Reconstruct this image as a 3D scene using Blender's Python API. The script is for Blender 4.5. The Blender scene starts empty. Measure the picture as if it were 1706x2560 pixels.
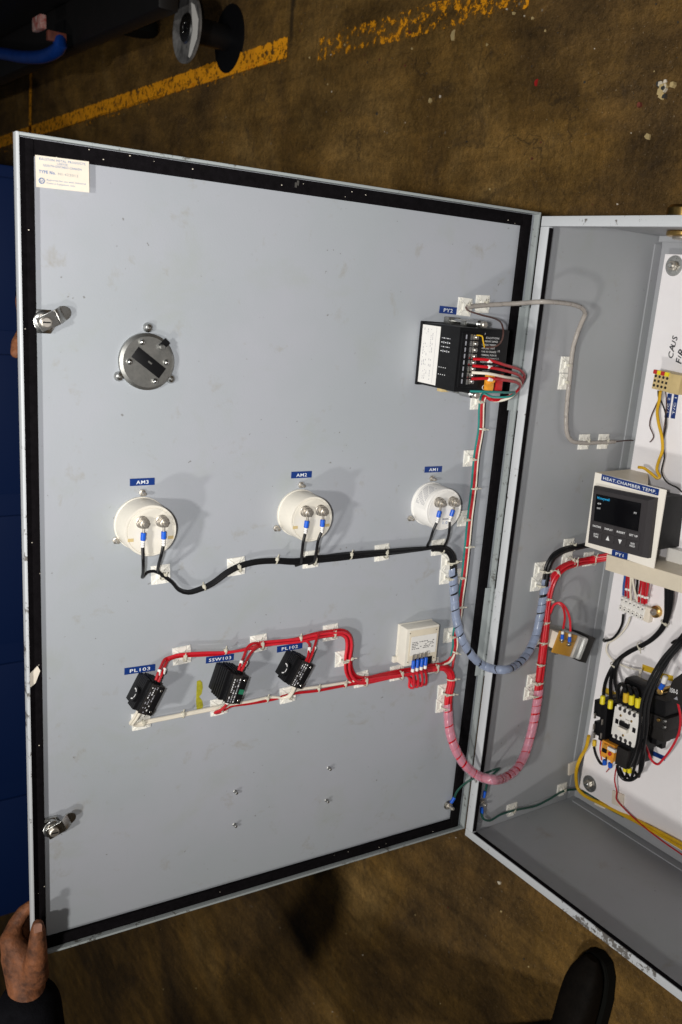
import bpy, bmesh, math, random
from mathutils import Vector, Matrix
random.seed(7)
scn = bpy.context.scene
COL = scn.collection
# ------------------------------------------------------------------ measured camera and planes
F, CX, CY = 2337.3977, 949.6293, 1382.5475
def rodr(r):
    r = Vector(r); return Matrix.Rotation(r.length, 3, r.normalized())
RB = rodr((1.6530151, 0.9130874, -0.5774181)); TB = Vector((0.2449894, -0.5084089, 1.4099982))
M3 = Matrix(((1,0,0),(0,0,1),(0,-1,0)))
HR = 0.295
RW = RB @ M3.transposed()
CAM = M3 @ (-(RB.transposed() @ TB)) + Vector((0,0,HR))
AD = 1.5150652
UD = Vector((-math.cos(AD), 0, math.sin(AD)))            # up the open door
DO = Vector((-0.00493, 0.00552, HR-0.00294))
NX = Vector((0,1,0)).cross(UD).normalized()              # inside face of the door
if NX.x < 0: NX = -NX
DEPTH = 0.2859; ZB = HR - DEPTH; BH = 1.067; BW = 0.762
SH = -0.012                                              # door sheet below the lip
def ray(x, y): return RW.transposed() @ Vector(((x-CX)/F, (y-CY)/F, 1))
def hit(x, y, o, n, h=0):
    d = ray(x, y); return CAM + d*(((o-CAM).dot(n)+h)/d.dot(n))
PL = {  # origin, normal, in-plane X (image right), in-plane Y
 'D': (DO + SH*NX, NX, -UD, Vector((0,1,0))),
 'W': (Vector((.002,0,0)), Vector((1,0,0)), Vector((0,0,-1)), Vector((0,1,0))),
 'K': (Vector((0,0,ZB)), Vector((0,0,1)), Vector((1,0,0)), Vector((0,1,0))),
 'B': (Vector((0,0,ZB+.022)), Vector((0,0,1)), Vector((1,0,0)), Vector((0,1,0))),
 'F': (Vector((0,0,0)), Vector((0,0,1)), Vector((1,0,0)), Vector((0,1,0))),
}
def P(pl, x, y, h=0):
    o, n, _, _ = PL[pl]; return hit(x, y, o, n, h)
def frame(pl, x, y, h=0, roll=0, base=0):
    """matrix with origin at the plane height `base` under the point seen at pixel x,y at height h"""
    o, n, ex, ey = PL[pl]; p = P(pl, x, y, h) - n*(h-base)
    m = Matrix((ex, ey, n)).transposed().to_4x4()
    return Matrix.Translation(p) @ m @ Matrix.Rotation(roll, 4, 'Z')
def lrect(pl, quad, h):
    """quad of pixels TL,TR,BR,BL on height h -> centre matrix(base 0), width, height"""
    o, n, ex, ey = PL[pl]
    q = [P(pl, *c, h) for c in quad]; c = sum(q, Vector())/4
    w = ((q[1]-q[0])+(q[2]-q[3]))/2; v = ((q[0]-q[3])+(q[1]-q[2]))/2
    rl = math.atan2(w.dot(ey), w.dot(ex))
    m = Matrix((ex, ey, n)).transposed().to_4x4()
    return Matrix.Translation(c - n*h) @ m @ Matrix.Rotation(rl, 4, 'Z'), w.length, v.length
# ------------------------------------------------------------------ materials
def sset(b, k, v):
    if k in b.inputs: b.inputs[k].default_value = v
def mat(name, col, rough=.5, metal=0, var=.0, vscale=20, bump=0, bscale=200, coat=0, col2=None, spec=.5, stretch=None):
    m = bpy.data.materials.new(name); m.use_nodes = True; nt = m.node_tree; b = nt.nodes['Principled BSDF']
    sset(b,'Base Color',(*col,1)); sset(b,'Roughness',rough); sset(b,'Metallic',metal); sset(b,'Coat Weight',coat); sset(b,'Specular IOR Level',spec)
    tc = nt.nodes.new('ShaderNodeTexCoord'); src = tc.outputs['Object']
    if stretch:
        mp = nt.nodes.new('ShaderNodeMapping'); mp.inputs['Scale'].default_value = stretch; nt.links.new(src, mp.inputs[0]); src = mp.outputs[0]
    if var or col2:
        n = nt.nodes.new('ShaderNodeTexNoise'); n.inputs['Scale'].default_value = vscale; n.inputs['Detail'].default_value = 6; n.inputs['Roughness'].default_value=.65
        nt.links.new(src, n.inputs['Vector'])
        r = nt.nodes.new('ShaderNodeValToRGB'); r.color_ramp.elements[0].position=.35; r.color_ramp.elements[1].position=.68
        c2 = col2 or tuple(c*(1-var) for c in col)
        r.color_ramp.elements[0].color=(*c2,1); r.color_ramp.elements[1].color=(*col,1)
        nt.links.new(n.outputs['Fac'], r.inputs[0]); nt.links.new(r.outputs[0], b.inputs['Base Color'])
        mr = nt.nodes.new('ShaderNodeMapRange'); mr.inputs[3].default_value=min(1,rough+.12); mr.inputs[4].default_value=max(0,rough-.06)
        nt.links.new(n.outputs['Fac'], mr.inputs[0]); nt.links.new(mr.outputs[0], b.inputs['Roughness'])
    if bump:
        n = nt.nodes.new('ShaderNodeTexNoise'); n.inputs['Scale'].default_value = bscale; n.inputs['Detail'].default_value=4
        nt.links.new(src, n.inputs['Vector'])
        bp = nt.nodes.new('ShaderNodeBump'); bp.inputs['Strength'].default_value=bump; bp.inputs['Distance'].default_value=.002
        nt.links.new(n.outputs['Fac'], bp.inputs['Height']); nt.links.new(bp.outputs[0], b.inputs['Normal'])
    return m
def ramp(nt, src, stops, out=None):
    r = nt.nodes.new('ShaderNodeValToRGB'); e = r.color_ramp.elements
    while len(e) < len(stops): e.new(.5)
    for i,(p,c) in enumerate(stops): e[i].position=p; e[i].color=(*c,1) if len(c)==3 else c
    nt.links.new(src, r.inputs[0]); return r.outputs[0]
def noise(nt, vec, scale, detail=5, rough=.6, dist=0):
    n = nt.nodes.new('ShaderNodeTexNoise'); n.inputs['Scale'].default_value=scale; n.inputs['Detail'].default_value=detail
    n.inputs['Roughness'].default_value=rough; n.inputs['Distortion'].default_value=dist; nt.links.new(vec, n.inputs['Vector']); return n.outputs['Fac']
def mixc(nt, fac, a, b, mode='MIX'):
    m = nt.nodes.new('ShaderNodeMix'); m.data_type='RGBA'; m.blend_type=mode
    if isinstance(fac,(int,float)): m.inputs[0].default_value=fac
    else: nt.links.new(fac, m.inputs[0])
    for k,v in ((6,a),(7,b)):
        if isinstance(v, tuple): m.inputs[k].default_value=(*v,1)
        else: nt.links.new(v, m.inputs[k])
    return m.outputs[2]
def mapping(nt, vec, sc, loc=(0,0,0)):
    mp = nt.nodes.new('ShaderNodeMapping'); mp.inputs['Scale'].default_value=sc; mp.inputs['Location'].default_value=loc
    nt.links.new(vec, mp.inputs[0]); return mp.outputs[0]
def grey_paint(name, col, dirt=(.27,.25,.2)):
    m = bpy.data.materials.new(name); m.use_nodes=True; nt=m.node_tree; b=nt.nodes['Principled BSDF']
    g = nt.nodes.new('ShaderNodeNewGeometry'); v = g.outputs['Position']
    big = noise(nt, v, 3.2, 4, .55)
    c = mixc(nt, ramp(nt, big, [(.35,(0,0,0)),(.7,(1,1,1))]), tuple(x*.94 for x in col), col)
    c = mixc(nt, ramp(nt, noise(nt, mapping(nt, v, (1,1,1), (7,3,1)), 5.5, 5, .6), [(.38,(0,0,0)),(.64,(1,1,1))]), c, (col[0]*1.02,col[1]*.99,col[2]*1.015))
    c = mixc(nt, ramp(nt, noise(nt, mapping(nt, v, (1,1,1), (1,8,4)), 11, 6, .65, .5), [(.55,(0,0,0)),(.75,(.5,.5,.5))]), c, (col[0]*.90,col[1]*.91,col[2]*.80))
    st = noise(nt, mapping(nt, v, (1,1,60), (2,2,2)), 3.0, 4, .8)
    c = mixc(nt, ramp(nt, st, [(.70,(0,0,0)),(.76,(.35,.35,.35))]), c, tuple(x*.75 for x in col))
    sm = noise(nt, mapping(nt, v, (1,1,1), (3,1,7)), 22, 6, .7, .4)
    c = mixc(nt, ramp(nt, sm, [(.60,(0,0,0)),(.76,(.6,.6,.6))]), c, dirt)
    sp = noise(nt, v, 130, 2, .5)
    c = mixc(nt, ramp(nt, sp, [(.745,(0,0,0)),(.77,(.6,.6,.6))]), c, (.12,.11,.09))
    nt.links.new(c, b.inputs['Base Color'])
    rr = nt.nodes.new('ShaderNodeMapRange'); rr.inputs[3].default_value=.36; rr.inputs[4].default_value=.56; nt.links.new(sm, rr.inputs[0]); nt.links.new(rr.outputs[0], b.inputs['Roughness'])
    sset(b,'Specular IOR Level',.5)
    bp = nt.nodes.new('ShaderNodeBump'); bp.inputs['Strength'].default_value=.10; bp.inputs['Distance'].default_value=.001
    nt.links.new(noise(nt, v, 420, 3), bp.inputs['Height']); nt.links.new(bp.outputs[0], b.inputs['Normal'])
    return m
def worn_edge(name, base, chip, lo=.60, hi=.63, scale=60):
    m = bpy.data.materials.new(name); m.use_nodes=True; nt=m.node_tree; b=nt.nodes['Principled BSDF']
    g = nt.nodes.new('ShaderNodeNewGeometry'); v=g.outputs['Position']
    a = noise(nt, v, scale, 6, .75); d = noise(nt, v, 4, 2)
    mu = nt.nodes.new('ShaderNodeMath'); mu.operation='MULTIPLY_ADD'; nt.links.new(d, mu.inputs[0]); mu.inputs[1].default_value=.5; nt.links.new(a, mu.inputs[2])
    sb=nt.nodes.new('ShaderNodeVectorMath'); sb.operation='DISTANCE'; nt.links.new(v,sb.inputs[0]); sb.inputs[1].default_value=tuple(P('F',1520,2345,HR))
    near_=ramp(nt, sb.outputs['Value'], [(.02,(.22,.22,.22)),(.11,(0,0,0))]); ad=nt.nodes.new('ShaderNodeMath'); nt.links.new(mu.outputs[0],ad.inputs[0]); nt.links.new(near_,ad.inputs[1])
    f = ramp(nt, ad.outputs[0], [(lo+.22,(0,0,0)),(hi+.22,(1,1,1))])
    nt.links.new(mixc(nt, f, base, chip), b.inputs['Base Color']); sset(b,'Roughness',.45)
    return m
def wrapmat(name, col, alpha=.55):
    m = bpy.data.materials.new(name); m.use_nodes=True; nt=m.node_tree; b=nt.nodes['Principled BSDF']
    sset(b,'Base Color',(*col,1)); sset(b,'Roughness',.22); sset(b,'Alpha',alpha); sset(b,'Coat Weight',.3)
    return m
def clothmat(name, col): 
    m = mat(name, col, .95, 0, .35, 60, .6, 500, spec=.04); return m
MT = dict(
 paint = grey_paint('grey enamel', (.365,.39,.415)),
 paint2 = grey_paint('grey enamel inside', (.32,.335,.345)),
 rimp = worn_edge('rim enamel', (.56,.58,.60), (.16,.15,.14), .66,.70),
 lip = worn_edge('door lip enamel', (.33,.36,.36), (.13,.13,.12), .64,.68),
 panel = mat('white panel enamel', (.90,.87,.88), .40, 0, .06, 9),
 gasket = mat('black foam gasket', (.007,.006,.007), .9, 0, .4, 120, .4, 900, spec=.04),
 chrome = mat('zinc plated steel', (.62,.62,.60), .24, 1, .35, 60),
 silver = mat('bright aluminium frame', (.72,.72,.70), .35, .6, .25, 60),
 dull = mat('dull steel', (.42,.42,.40), .42, 1, .4, 90),
 nickel = mat('nickel hardware', (.58,.54,.48), .40, .9, .2, 120),
 brass = mat('brass', (.65,.42,.14), .3, 1, .4, 150),
 cream = mat('cream bakelite', (.74,.70,.61), .38, 0, .06, 40),
 white = mat('white plastic', (.80,.78,.74), .4, 0, .05, 60),
 mountw = mat('white nylon mount', (.86,.84,.77), .45, 0, .12, 80),
 tie = mat('natural nylon tie', (.58,.55,.45), .4, 0, .1, 100),
 blk = mat('black plastic', (.006,.006,.007), .42, 0, .3, 80, spec=.22),
 blkw = mat('black wire sheath', (.007,.007,.008), .36, 0, .3, 90, spec=.3),
 dkgrey = mat('dark grey bezel', (.042,.038,.040), .5, 0, .1, 200, spec=.3),
 dkgrey2 = mat('dark grey moulding', (.020,.018,.017), .5, 0, .2, 100, spec=.25),
 red = mat('red wire sheath', (.52,.006,.014), .33, 0, .25, 60),
 red2 = mat('light red wire sheath', (.66,.02,.035), .35, 0, .2, 60),
 wwire = mat('white wire sheath', (.80,.74,.62), .4, 0, .12, 60),
 teal = mat('green wire sheath', (.02,.24,.21), .38, 0, .25, 60),
 dgreen = mat('dark green wire sheath', (.008,.07,.05), .4, 0, .25, 60),
 ywire = mat('yellow wire sheath', (.72,.42,.01), .38, 0, .2, 60),
 blue = mat('blue crimp sleeve', (.01,.11,.62), .3, 0, .2, 90),
 bwire = mat('blue wire sheath', (.04,.12,.40), .35, 0, .2, 90),
 yel = mat('yellow ferrule', (.82,.68,.02), .35, 0, .1, 90),
 tape = mat('blue embossing tape', (.006,.035,.19), .35, 0, .15, 90),
 tapet = mat('white embossed letters', (.74,.77,.80), .5),
 orange = mat('orange plastic', (.80,.33,.03), .4, 0, .15, 90),
 beige = mat('beige enamel', (.72,.64,.50), .42, 0, .08, 30),
 beige2 = mat('white cream enamel', (.88,.83,.74), .38, 0, .04, 30),
 khaki = mat('beige terminal plastic', (.60,.46,.22), .45, 0, .12, 60),
 glass = mat('black display window', (.002,.002,.003), .25, 0, spec=.15),
 prnt = mat('white print', (.75,.75,.75), .6),
 bprnt = mat('blue print', (.05,.15,.38), .6),
 gprnt = mat('grey print', (.30,.30,.33), .6),
 kprnt = mat('black print', (.03,.03,.035), .6),
 cyan = mat('cyan print', (.02,.42,.80), .5),
 paper = mat('cream paper sticker', (.80,.72,.60), .55, 0, .10, 40),
 redtag = mat('red tag', (.45,.02,.02), .4), 
 green = mat('green window', (.02,.16,.09), .3),
 fibre = mat('fibreglass braid sleeve', (.42,.38,.34), .6, 0, .5, 260, .4, 900),
 brown = mat('brown thin wire', (.10,.04,.03), .5, 0, .6, 300),
 tan = mat('tan board', (.50,.25,.03), .5, 0, .15, 60),
 amber = mat('yellow tape', (.75,.48,.02), .5, 0, .15, 60),
 wrapb = wrapmat('clear bluish spiral wrap', (.44,.52,.72), .50),
 wrapr = wrapmat('clear milky spiral wrap', (.78,.44,.56), .46),
 smear = mat('dried yellow crayon', (.48,.44,.02), .7, 0, .5, 90),
 skin = mat('grimy skin', (.27,.10,.042), .6, 0, .0, 55, .9, 150, col2=(.075,.032,.018), spec=.25),
 nail = mat('fingernail', (.46,.24,.17), .4, 0, .3, 90),
 cloth = clothmat('black cotton', (.008,.008,.010)),
 boot = mat('black scuffed leather', (.007,.005,.0035), .7, 0, .5, 40, .5, 120, spec=.1),
 sole = mat('black rubber', (.006,.006,.005), .9, spec=.1),
 bluem = worn_edge('chipped blue machine enamel', (.0015,.020,.105), (.24,.30,.34), .82,.83, 46),
 bluet = mat('blue tube enamel', (.005,.045,.26), .3, 0, .3, 20),
 blacks = mat('black greasy steel', (.006,.005,.005), .5, 0, .5, 15),
 rust = mat('red oxide steel', (.20,.05,.03), .6, 0, .6, 30),
)
# ------------------------------------------------------------------ mesh builder
class MB:
    def __init__(s): s.v=[]; s.f=[]; s.m=[]; s.ms=[]
    def mi(s, m):
        m = MT[m] if isinstance(m,str) else m
        if m not in s.ms: s.ms.append(m)
        return s.ms.index(m)
    def add(s, vs, fs, m, M=None):
        k=len(s.v); i=s.mi(m)
        s.v += [ (M @ Vector(v)) if M else Vector(v) for v in vs]
        s.f += [tuple(a+k for a in f) for f in fs]; s.m += [i]*len(fs); return s
    def box(s, c, d, m, bev=0, M=None):
        bm=bmesh.new(); bmesh.ops.create_cube(bm,size=1)
        for v in bm.verts: v.co=Vector((v.co.x*d[0]+c[0], v.co.y*d[1]+c[1], v.co.z*d[2]+c[2]))
        if bev: bmesh.ops.bevel(bm,geom=bm.edges[:],offset=bev,segments=2,affect='EDGES',profile=.6)
        bm.verts.index_update(); s.add([v.co.copy() for v in bm.verts],[[v.index for v in f.verts] for f in bm.faces],m,M); bm.free(); return s
    def prism(s, pts, z0, z1, m, M=None, bev=0):
        bm=bmesh.new(); lo=[bm.verts.new((x,y,z0)) for x,y in pts]; hi=[bm.verts.new((x,y,z1)) for x,y in pts]; n=len(pts)
        bm.faces.new(lo[::-1]); bm.faces.new(hi)
        for i in range(n): bm.faces.new((lo[i],lo[(i+1)%n],hi[(i+1)%n],hi[i]))
        if bev: bmesh.ops.bevel(bm,geom=bm.edges[:],offset=bev,segments=2,affect='EDGES')
        bmesh.ops.recalc_face_normals(bm, faces=bm.faces[:]); bm.verts.index_update()
        s.add([v.co.copy() for v in bm.verts],[[v.index for v in f.verts] for f in bm.faces],m,M); bm.free(); return s
    def lathe(s, prof, m, n=28, M=None):
        vs=[];fs=[]
        for r,z in prof:
            for i in range(n):
                a=2*math.pi*i/n; vs.append((r*math.cos(a),r*math.sin(a),z))
        for j in range(len(prof)-1):
            for i in range(n): fs.append((j*n+i,j*n+(i+1)%n,(j+1)*n+(i+1)%n,(j+1)*n+i))
        if prof[0][0]>1e-6: fs.append(tuple(range(n))[::-1])
        if prof[-1][0]>1e-6: fs.append(tuple((len(prof)-1)*n+i for i in range(n)))
        return s.add(vs,fs,m,M)
    def cyl(s, p0, p1, r, m, n=16, r1=None):
        p0=Vector(p0);p1=Vector(p1);d=p1-p0
        M=Matrix.Translation(p0)@d.to_track_quat('Z','Y').to_matrix().to_4x4(); e=min(r*.25,d.length*.2)
        r1=r if r1 is None else r1
        return s.lathe([(max(r-e,1e-5),0),(r,e),(r1,d.length-e),(max(r1-e,1e-5),d.length)],m,n,M)
    def hexn(s, c, r, h, m, M=None):
        M=(M or Matrix())@Matrix.Translation(c); return s.lathe([(r*.93,0),(r,h*.12),(r,h*.85),(r*.86,h)],m,6,M)
    def tube(s, pts, r, m, n=8, cap=True):
        pts=[Vector(p) for p in pts]; fr=frames(pts); vs=[];fs=[]
        rr = r if isinstance(r,(list,tuple)) else [r]*len(pts)
        for p,(t,a,b),q in zip(pts,fr,rr):
            for i in range(n):
                g=2*math.pi*i/n; vs.append(p+a*(q*math.cos(g))+b*(q*math.sin(g)))
        for j in range(len(pts)-1):
            for i in range(n): fs.append((j*n+i,j*n+(i+1)%n,(j+1)*n+(i+1)%n,(j+1)*n+i))
        if cap: fs.append(tuple(range(n))[::-1]); fs.append(tuple((len(pts)-1)*n+i for i in range(n)))
        return s.add(vs,fs,m)
    def ring(s, c, ax, R, r, m, n=20, sx=1):
        ax=Vector(ax).normalized(); q=ax.to_track_quat('Z','Y'); vs=[];fs=[];k=6
        for i in range(n):
            a=2*math.pi*i/n
            for j in range(k):
                b=2*math.pi*j/k; vs.append(Vector(c)+q@Vector(((R*sx+r*.6*math.cos(b))*math.cos(a),(R+r*.6*math.cos(b))*math.sin(a),r*1.3*math.sin(b))))
        for i in range(n):
            for j in range(k): fs.append((i*k+j,((i+1)%n)*k+j,((i+1)%n)*k+(j+1)%k,i*k+(j+1)%k))
        return s.add(vs,fs,m)
    def text(s, body, m, M, w=None, h=None, th=.0002, sh=0, bold=0):
        cu=bpy.data.curves.new('t','FONT'); cu.body=body; cu.size=1; cu.align_x='CENTER'; cu.align_y='CENTER'; cu.resolution_u=2; cu.offset=bold; cu.space_character=1.12; cu.shear=sh
        o=bpy.data.objects.new('t',cu); COL.objects.link(o); dg=bpy.context.evaluated_depsgraph_get(); dg.update()
        me=bpy.data.meshes.new_from_object(o.evaluated_get(dg)); 
        xs=[v.co.x for v in me.vertices]; ys=[v.co.y for v in me.vertices]
        if xs:
            W=max(xs)-min(xs);H=max(ys)-min(ys);cx=(max(xs)+min(xs))/2;cy=(max(ys)+min(ys))/2
            sx = (w/W) if w else h/H; sy = (h/H) if h else w/W
            s.add([((v.co.x-cx)*sx,(v.co.y-cy)*sy,th) for v in me.vertices],[tuple(p.vertices) for p in me.polygons],m,M)
        bpy.data.objects.remove(o); bpy.data.curves.remove(cu); bpy.data.meshes.remove(me); return s
    def build(s, name, parent=None, M=None, ang=38, smooth=True):
        me=bpy.data.meshes.new(name); me.from_pydata([tuple(v) for v in s.v],[],s.f)
        for m in s.ms: me.materials.append(m)
        me.polygons.foreach_set('material_index', s.m)
        if smooth:
            me.polygons.foreach_set('use_smooth',[True]*len(me.polygons)); me.set_sharp_from_angle(angle=math.radians(ang))
        me.update(); o=bpy.data.objects.new(name,me); COL.objects.link(o)
        if parent: o.parent=parent
        if M is not None: o.matrix_local=M
        return o
def frames(pts):
    n=len(pts); ts=[]
    for i in range(n):
        t=(pts[min(i+1,n-1)]-pts[max(i-1,0)]); ts.append(t.normalized() if t.length>1e-9 else Vector((0,0,1)))
    a=ts[0].orthogonal().normalized(); ref=Vector((1,.2,.3)); a=(ref-ts[0]*ref.dot(ts[0])).normalized(); out=[]
    for t in ts:
        a=(a-t*a.dot(t)).normalized(); out.append((t,a,t.cross(a)))
    return out
def spline(pts, step=.005):
    pts=[Vector(p) for p in pts]; out=[]
    q=[pts[0]*2-pts[1]]+pts+[pts[-1]*2-pts[-2]]
    for i in range(1,len(q)-2):
        p0,p1,p2,p3=q[i-1:i+3]; k=max(2,int((p2-p1).length/step))
        def T(a,b): return max((b-a).length,1e-5)**.5
        t0=0;t1=t0+T(p0,p1);t2=t1+T(p1,p2);t3=t2+T(p2,p3)
        for j in range(k):
            t=t1+(t2-t1)*j/k
            A1=p0*((t1-t)/(t1-t0))+p1*((t-t0)/(t1-t0));A2=p1*((t2-t)/(t2-t1))+p2*((t-t1)/(t2-t1));A3=p2*((t3-t)/(t3-t2))+p3*((t-t2)/(t3-t2))
            B1=A1*((t2-t)/(t2-t0))+A2*((t-t0)/(t2-t0));B2=A2*((t3-t)/(t3-t1))+A3*((t-t1)/(t3-t1))
            out.append(B1*((t2-t)/(t2-t1))+B2*((t-t1)/(t2-t1)))
    out.append(pts[-1]); return out
def tag(o, label=None, cat=None, group=None, kind=None):
    if label: o['label']=label
    if cat: o['category']=cat
    if group: o['group']=group
    if kind: o['kind']=kind
    return o
def empty(name, M, label, cat, group=None):
    o=bpy.data.objects.new(name,None); o.empty_display_size=.02; COL.objects.link(o); o.matrix_world=M if isinstance(M,Matrix) else Matrix.Translation(M)
    return tag(o,label,cat,group)
def pth(spec):
    return [P(*(s if isinstance(s[0],str) else ('D',*s))) for s in spec]
def sub(pts, o): return [p-o for p in pts]
def strand(name, parent, o, pts, r, m, n=8, label=None):
    ob=MB().tube(sub(pts,o), r, m, n).build(name,parent)
    if label: ob['label']=label
    return ob
def offs(pts, k, i, rad, twist=0, phase=0):
    fr=frames(pts); out=[]; L=0; prev=pts[0]
    for p,(t,a,b) in zip(pts,fr):
        L+=(p-prev).length; prev=p
        g=2*math.pi*i/k+phase+twist*L; out.append(p+a*(rad*math.cos(g))+b*(rad*math.sin(g)))
    return out
def wob(pts, seed, amp=.0009):
    rn=random.Random(seed); ph=[rn.uniform(0,6.3) for _ in range(6)]; out=[]
    for j,p in enumerate(pts):
        out.append(p+Vector((amp*math.sin(j*.11+ph[0])+amp*.5*math.sin(j*.31+ph[1]),amp*math.sin(j*.13+ph[2])+amp*.5*math.sin(j*.27+ph[3]),amp*math.sin(j*.12+ph[4])*.7)))
    return out
def spiral(parent, o, pts, R, pitch, m, cover=.86, th=.0):
    """clear spiral wrap: one helical band round the run"""
    pts=sub(pts,o); fr=frames(pts); Ls=[0]
    for i in range(1,len(pts)): Ls.append(Ls[-1]+(pts[i]-pts[i-1]).length)
    tot=Ls[-1]
    def at(s):
        s=min(max(s,0),tot); 
        import bisect
        i=min(max(bisect.bisect_right(Ls,s)-1,0),len(pts)-2); u=(s-Ls[i])/max(Ls[i+1]-Ls[i],1e-9)
        return pts[i].lerp(pts[i+1],u), fr[i][1].lerp(fr[i+1][1],u), fr[i][2].lerp(fr[i+1][2],u)
    N=14; k=4; turns=(tot-pitch*cover)/pitch; tn=int(turns*N); vs=[];fs=[]
    for j in range(tn+1):
        g=2*math.pi*j/N; jt=pitch*.16*math.sin(j*.047+R*900)+pitch*.07*math.sin(j*.19); cv=cover*(1-.09*(1+math.sin(j*.031+1))/2)
        for q in range(k+1):
            p,a,b=at(pitch*j/N+jt+pitch*cv*q/k); rr=R*(1+.06*math.sin(math.pi*q/k)); vs.append(p+a*(rr*math.cos(g))+b*(rr*math.sin(g)))
    for j in range(tn):
        for q in range(k): x=j*(k+1)+q; fs.append((x,x+1,x+k+2,x+k+1))
    return MB().add(vs,fs,m).build('spiral_wrap',parent,ang=80)
def ties(parent, o, spec, R):
    for s in spec:
        p=P(*(s[0] if isinstance(s[0][0],str) else ('D',*s[0])))-o; d=(P(*(s[1] if isinstance(s[1][0],str) else ('D',*s[1])))-o-p).normalized()
        n=PL[s[0][0] if isinstance(s[0][0],str) else 'D'][1]
        rr=s[2] if len(s)>2 else R
        mb=MB(); mb.ring(p,d,rr,.0010,'tie'); sd=d.cross(n).normalized()
        hd=p+n*(rr*.75)-sd*(rr*.7); mb.cyl(hd-sd*.0025,hd+sd*.0025,.0026,'tie',8)
        mb.cyl(hd-sd*.002,hd-sd*.008+n*.003,.0009,'tie',5)
        mb.build('cable_tie',parent)
# ------------------------------------------------------------------ the setting: floor
def floor_mat():
    m=bpy.data.materials.new('oily concrete floor'); m.use_nodes=True; nt=m.node_tree; b=nt.nodes['Principled BSDF']
    g=nt.nodes.new('ShaderNodeNewGeometry'); v=g.outputs['Position']
    n1=noise(nt,v,1.6,6,.62,.6); n2=noise(nt,mapping(nt,v,(1,1,1),(5,2,0)),9,8,.72,.3); n3=noise(nt,v,70,5,.7); n4=noise(nt,mapping(nt,v,(1.2,6,1)),3.2,6,.65,.4)
    c=ramp(nt,n1,[(.34,(.080,.048,.018)),(.46,(.155,.090,.028)),(.56,(.220,.125,.031)),(.68,(.30,.185,.060))])
    c=mixc(nt,.75,c,ramp(nt,n2,[(.3,(.36,.34,.32)),(.5,(.9,.9,.9)),(.72,(1.4,1.32,1.2))]),'MULTIPLY')
    c=mixc(nt,.65,c,ramp(nt,n4,[(.35,(.5,.48,.45)),(.65,(1.25,1.22,1.15))]),'MULTIPLY')
    c=mixc(nt,.5,c,ramp(nt,n3,[(.3,(.4,.4,.4)),(.6,(1.2,1.2,1.2))]),'MULTIPLY')
    vo=nt.nodes.new('ShaderNodeTexVoronoi'); vo.inputs['Scale'].default_value=34; nt.links.new(v,vo.inputs['Vector'])
    gate=noise(nt,mapping(nt,v,(1,1,1),(9,9,0)),16,3,.6)
    f=nt.nodes.new('ShaderNodeMath'); f.operation='MULTIPLY'
    nt.links.new(ramp(nt,vo.outputs['Distance'],[(.07,(1,1,1)),(.12,(0,0,0))]),f.inputs[0]); nt.links.new(ramp(nt,gate,[(.58,(0,0,0)),(.63,(1,1,1))]),f.inputs[1])
    c=mixc(nt,f.outputs[0],c,(.26,.21,.15))
    # expansion joints parallel to Y, and cracks
    sp=nt.nodes.new('ShaderNodeSeparateXYZ'); nt.links.new(v,sp.inputs[0])
    jx=P('F',737,60).x
    for x0,wd in ((jx,.010),):
        a=nt.nodes.new('ShaderNodeMath'); a.operation='SUBTRACT'; nt.links.new(sp.outputs[0],a.inputs[0]); a.inputs[1].default_value=x0
        ad=nt.nodes.new('ShaderNodeMath'); ad.operation='MULTIPLY_ADD'; nt.links.new(n2,ad.inputs[0]); ad.inputs[1].default_value=.03; nt.links.new(a.outputs[0],ad.inputs[2])
        ab=nt.nodes.new('ShaderNodeMath'); ab.operation='ABSOLUTE'; nt.links.new(ad.outputs[0],ab.inputs[0])
        gy=ramp(nt,sp.outputs[1],[(.42,(0,0,0)),(.50,(1,1,1))]); mm=nt.nodes.new('ShaderNodeMath'); mm.operation='MULTIPLY'
        nt.links.new(ramp(nt,ab.outputs[0],[(wd*.5,(.8,.8,.8)),(wd*1.6,(0,0,0))]),mm.inputs[0]); nt.links.new(gy,mm.inputs[1]); c=mixc(nt,mm.outputs[0],c,(.020,.014,.008))
    # hairline cracks, soaked oil patches and pale scuffs
    vr=nt.nodes.new('ShaderNodeTexVoronoi'); vr.feature='DISTANCE_TO_EDGE'; vr.inputs['Scale'].default_value=2.6
    wv=nt.nodes.new('ShaderNodeVectorMath'); nt.links.new(v,wv.inputs[0]); nz=nt.nodes.new('ShaderNodeTexNoise'); nz.inputs['Scale'].default_value=7; nz.inputs['Detail'].default_value=8; nt.links.new(v,nz.inputs['Vector']); sc=nt.nodes.new('ShaderNodeVectorMath'); sc.operation='SCALE'; sc.inputs['Scale'].default_value=.45; nt.links.new(nz.outputs['Color'],sc.inputs[0]); nt.links.new(sc.outputs[0],wv.inputs[1]); nt.links.new(wv.outputs[0],vr.inputs['Vector'])
    mk=nt.nodes.new('ShaderNodeMath'); mk.operation='MULTIPLY'; nt.links.new(ramp(nt,vr.outputs['Distance'],[(.003,(.55,.55,.55)),(.010,(0,0,0))]),mk.inputs[0]); nt.links.new(ramp(nt,noise(nt,v,2.2,3),[(.5,(0,0,0)),(.62,(1,1,1))]),mk.inputs[1])
    c=mixc(nt,mk.outputs[0],c,(.025,.017,.010))
    c=mixc(nt,ramp(nt,noise(nt,mapping(nt,v,(1,1,1),(3,7,1)),5.5,9,.75,1.2),[(.56,(0,0,0)),(.70,(.75,.75,.75))]),c,(.045,.030,.017))
    c=mixc(nt,ramp(nt,noise(nt,mapping(nt,v,(1,1.6,1),(8,1,3)),26,8,.8,.6),[(.64,(0,0,0)),(.74,(.55,.55,.55))]),c,(.36,.27,.16))
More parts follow.
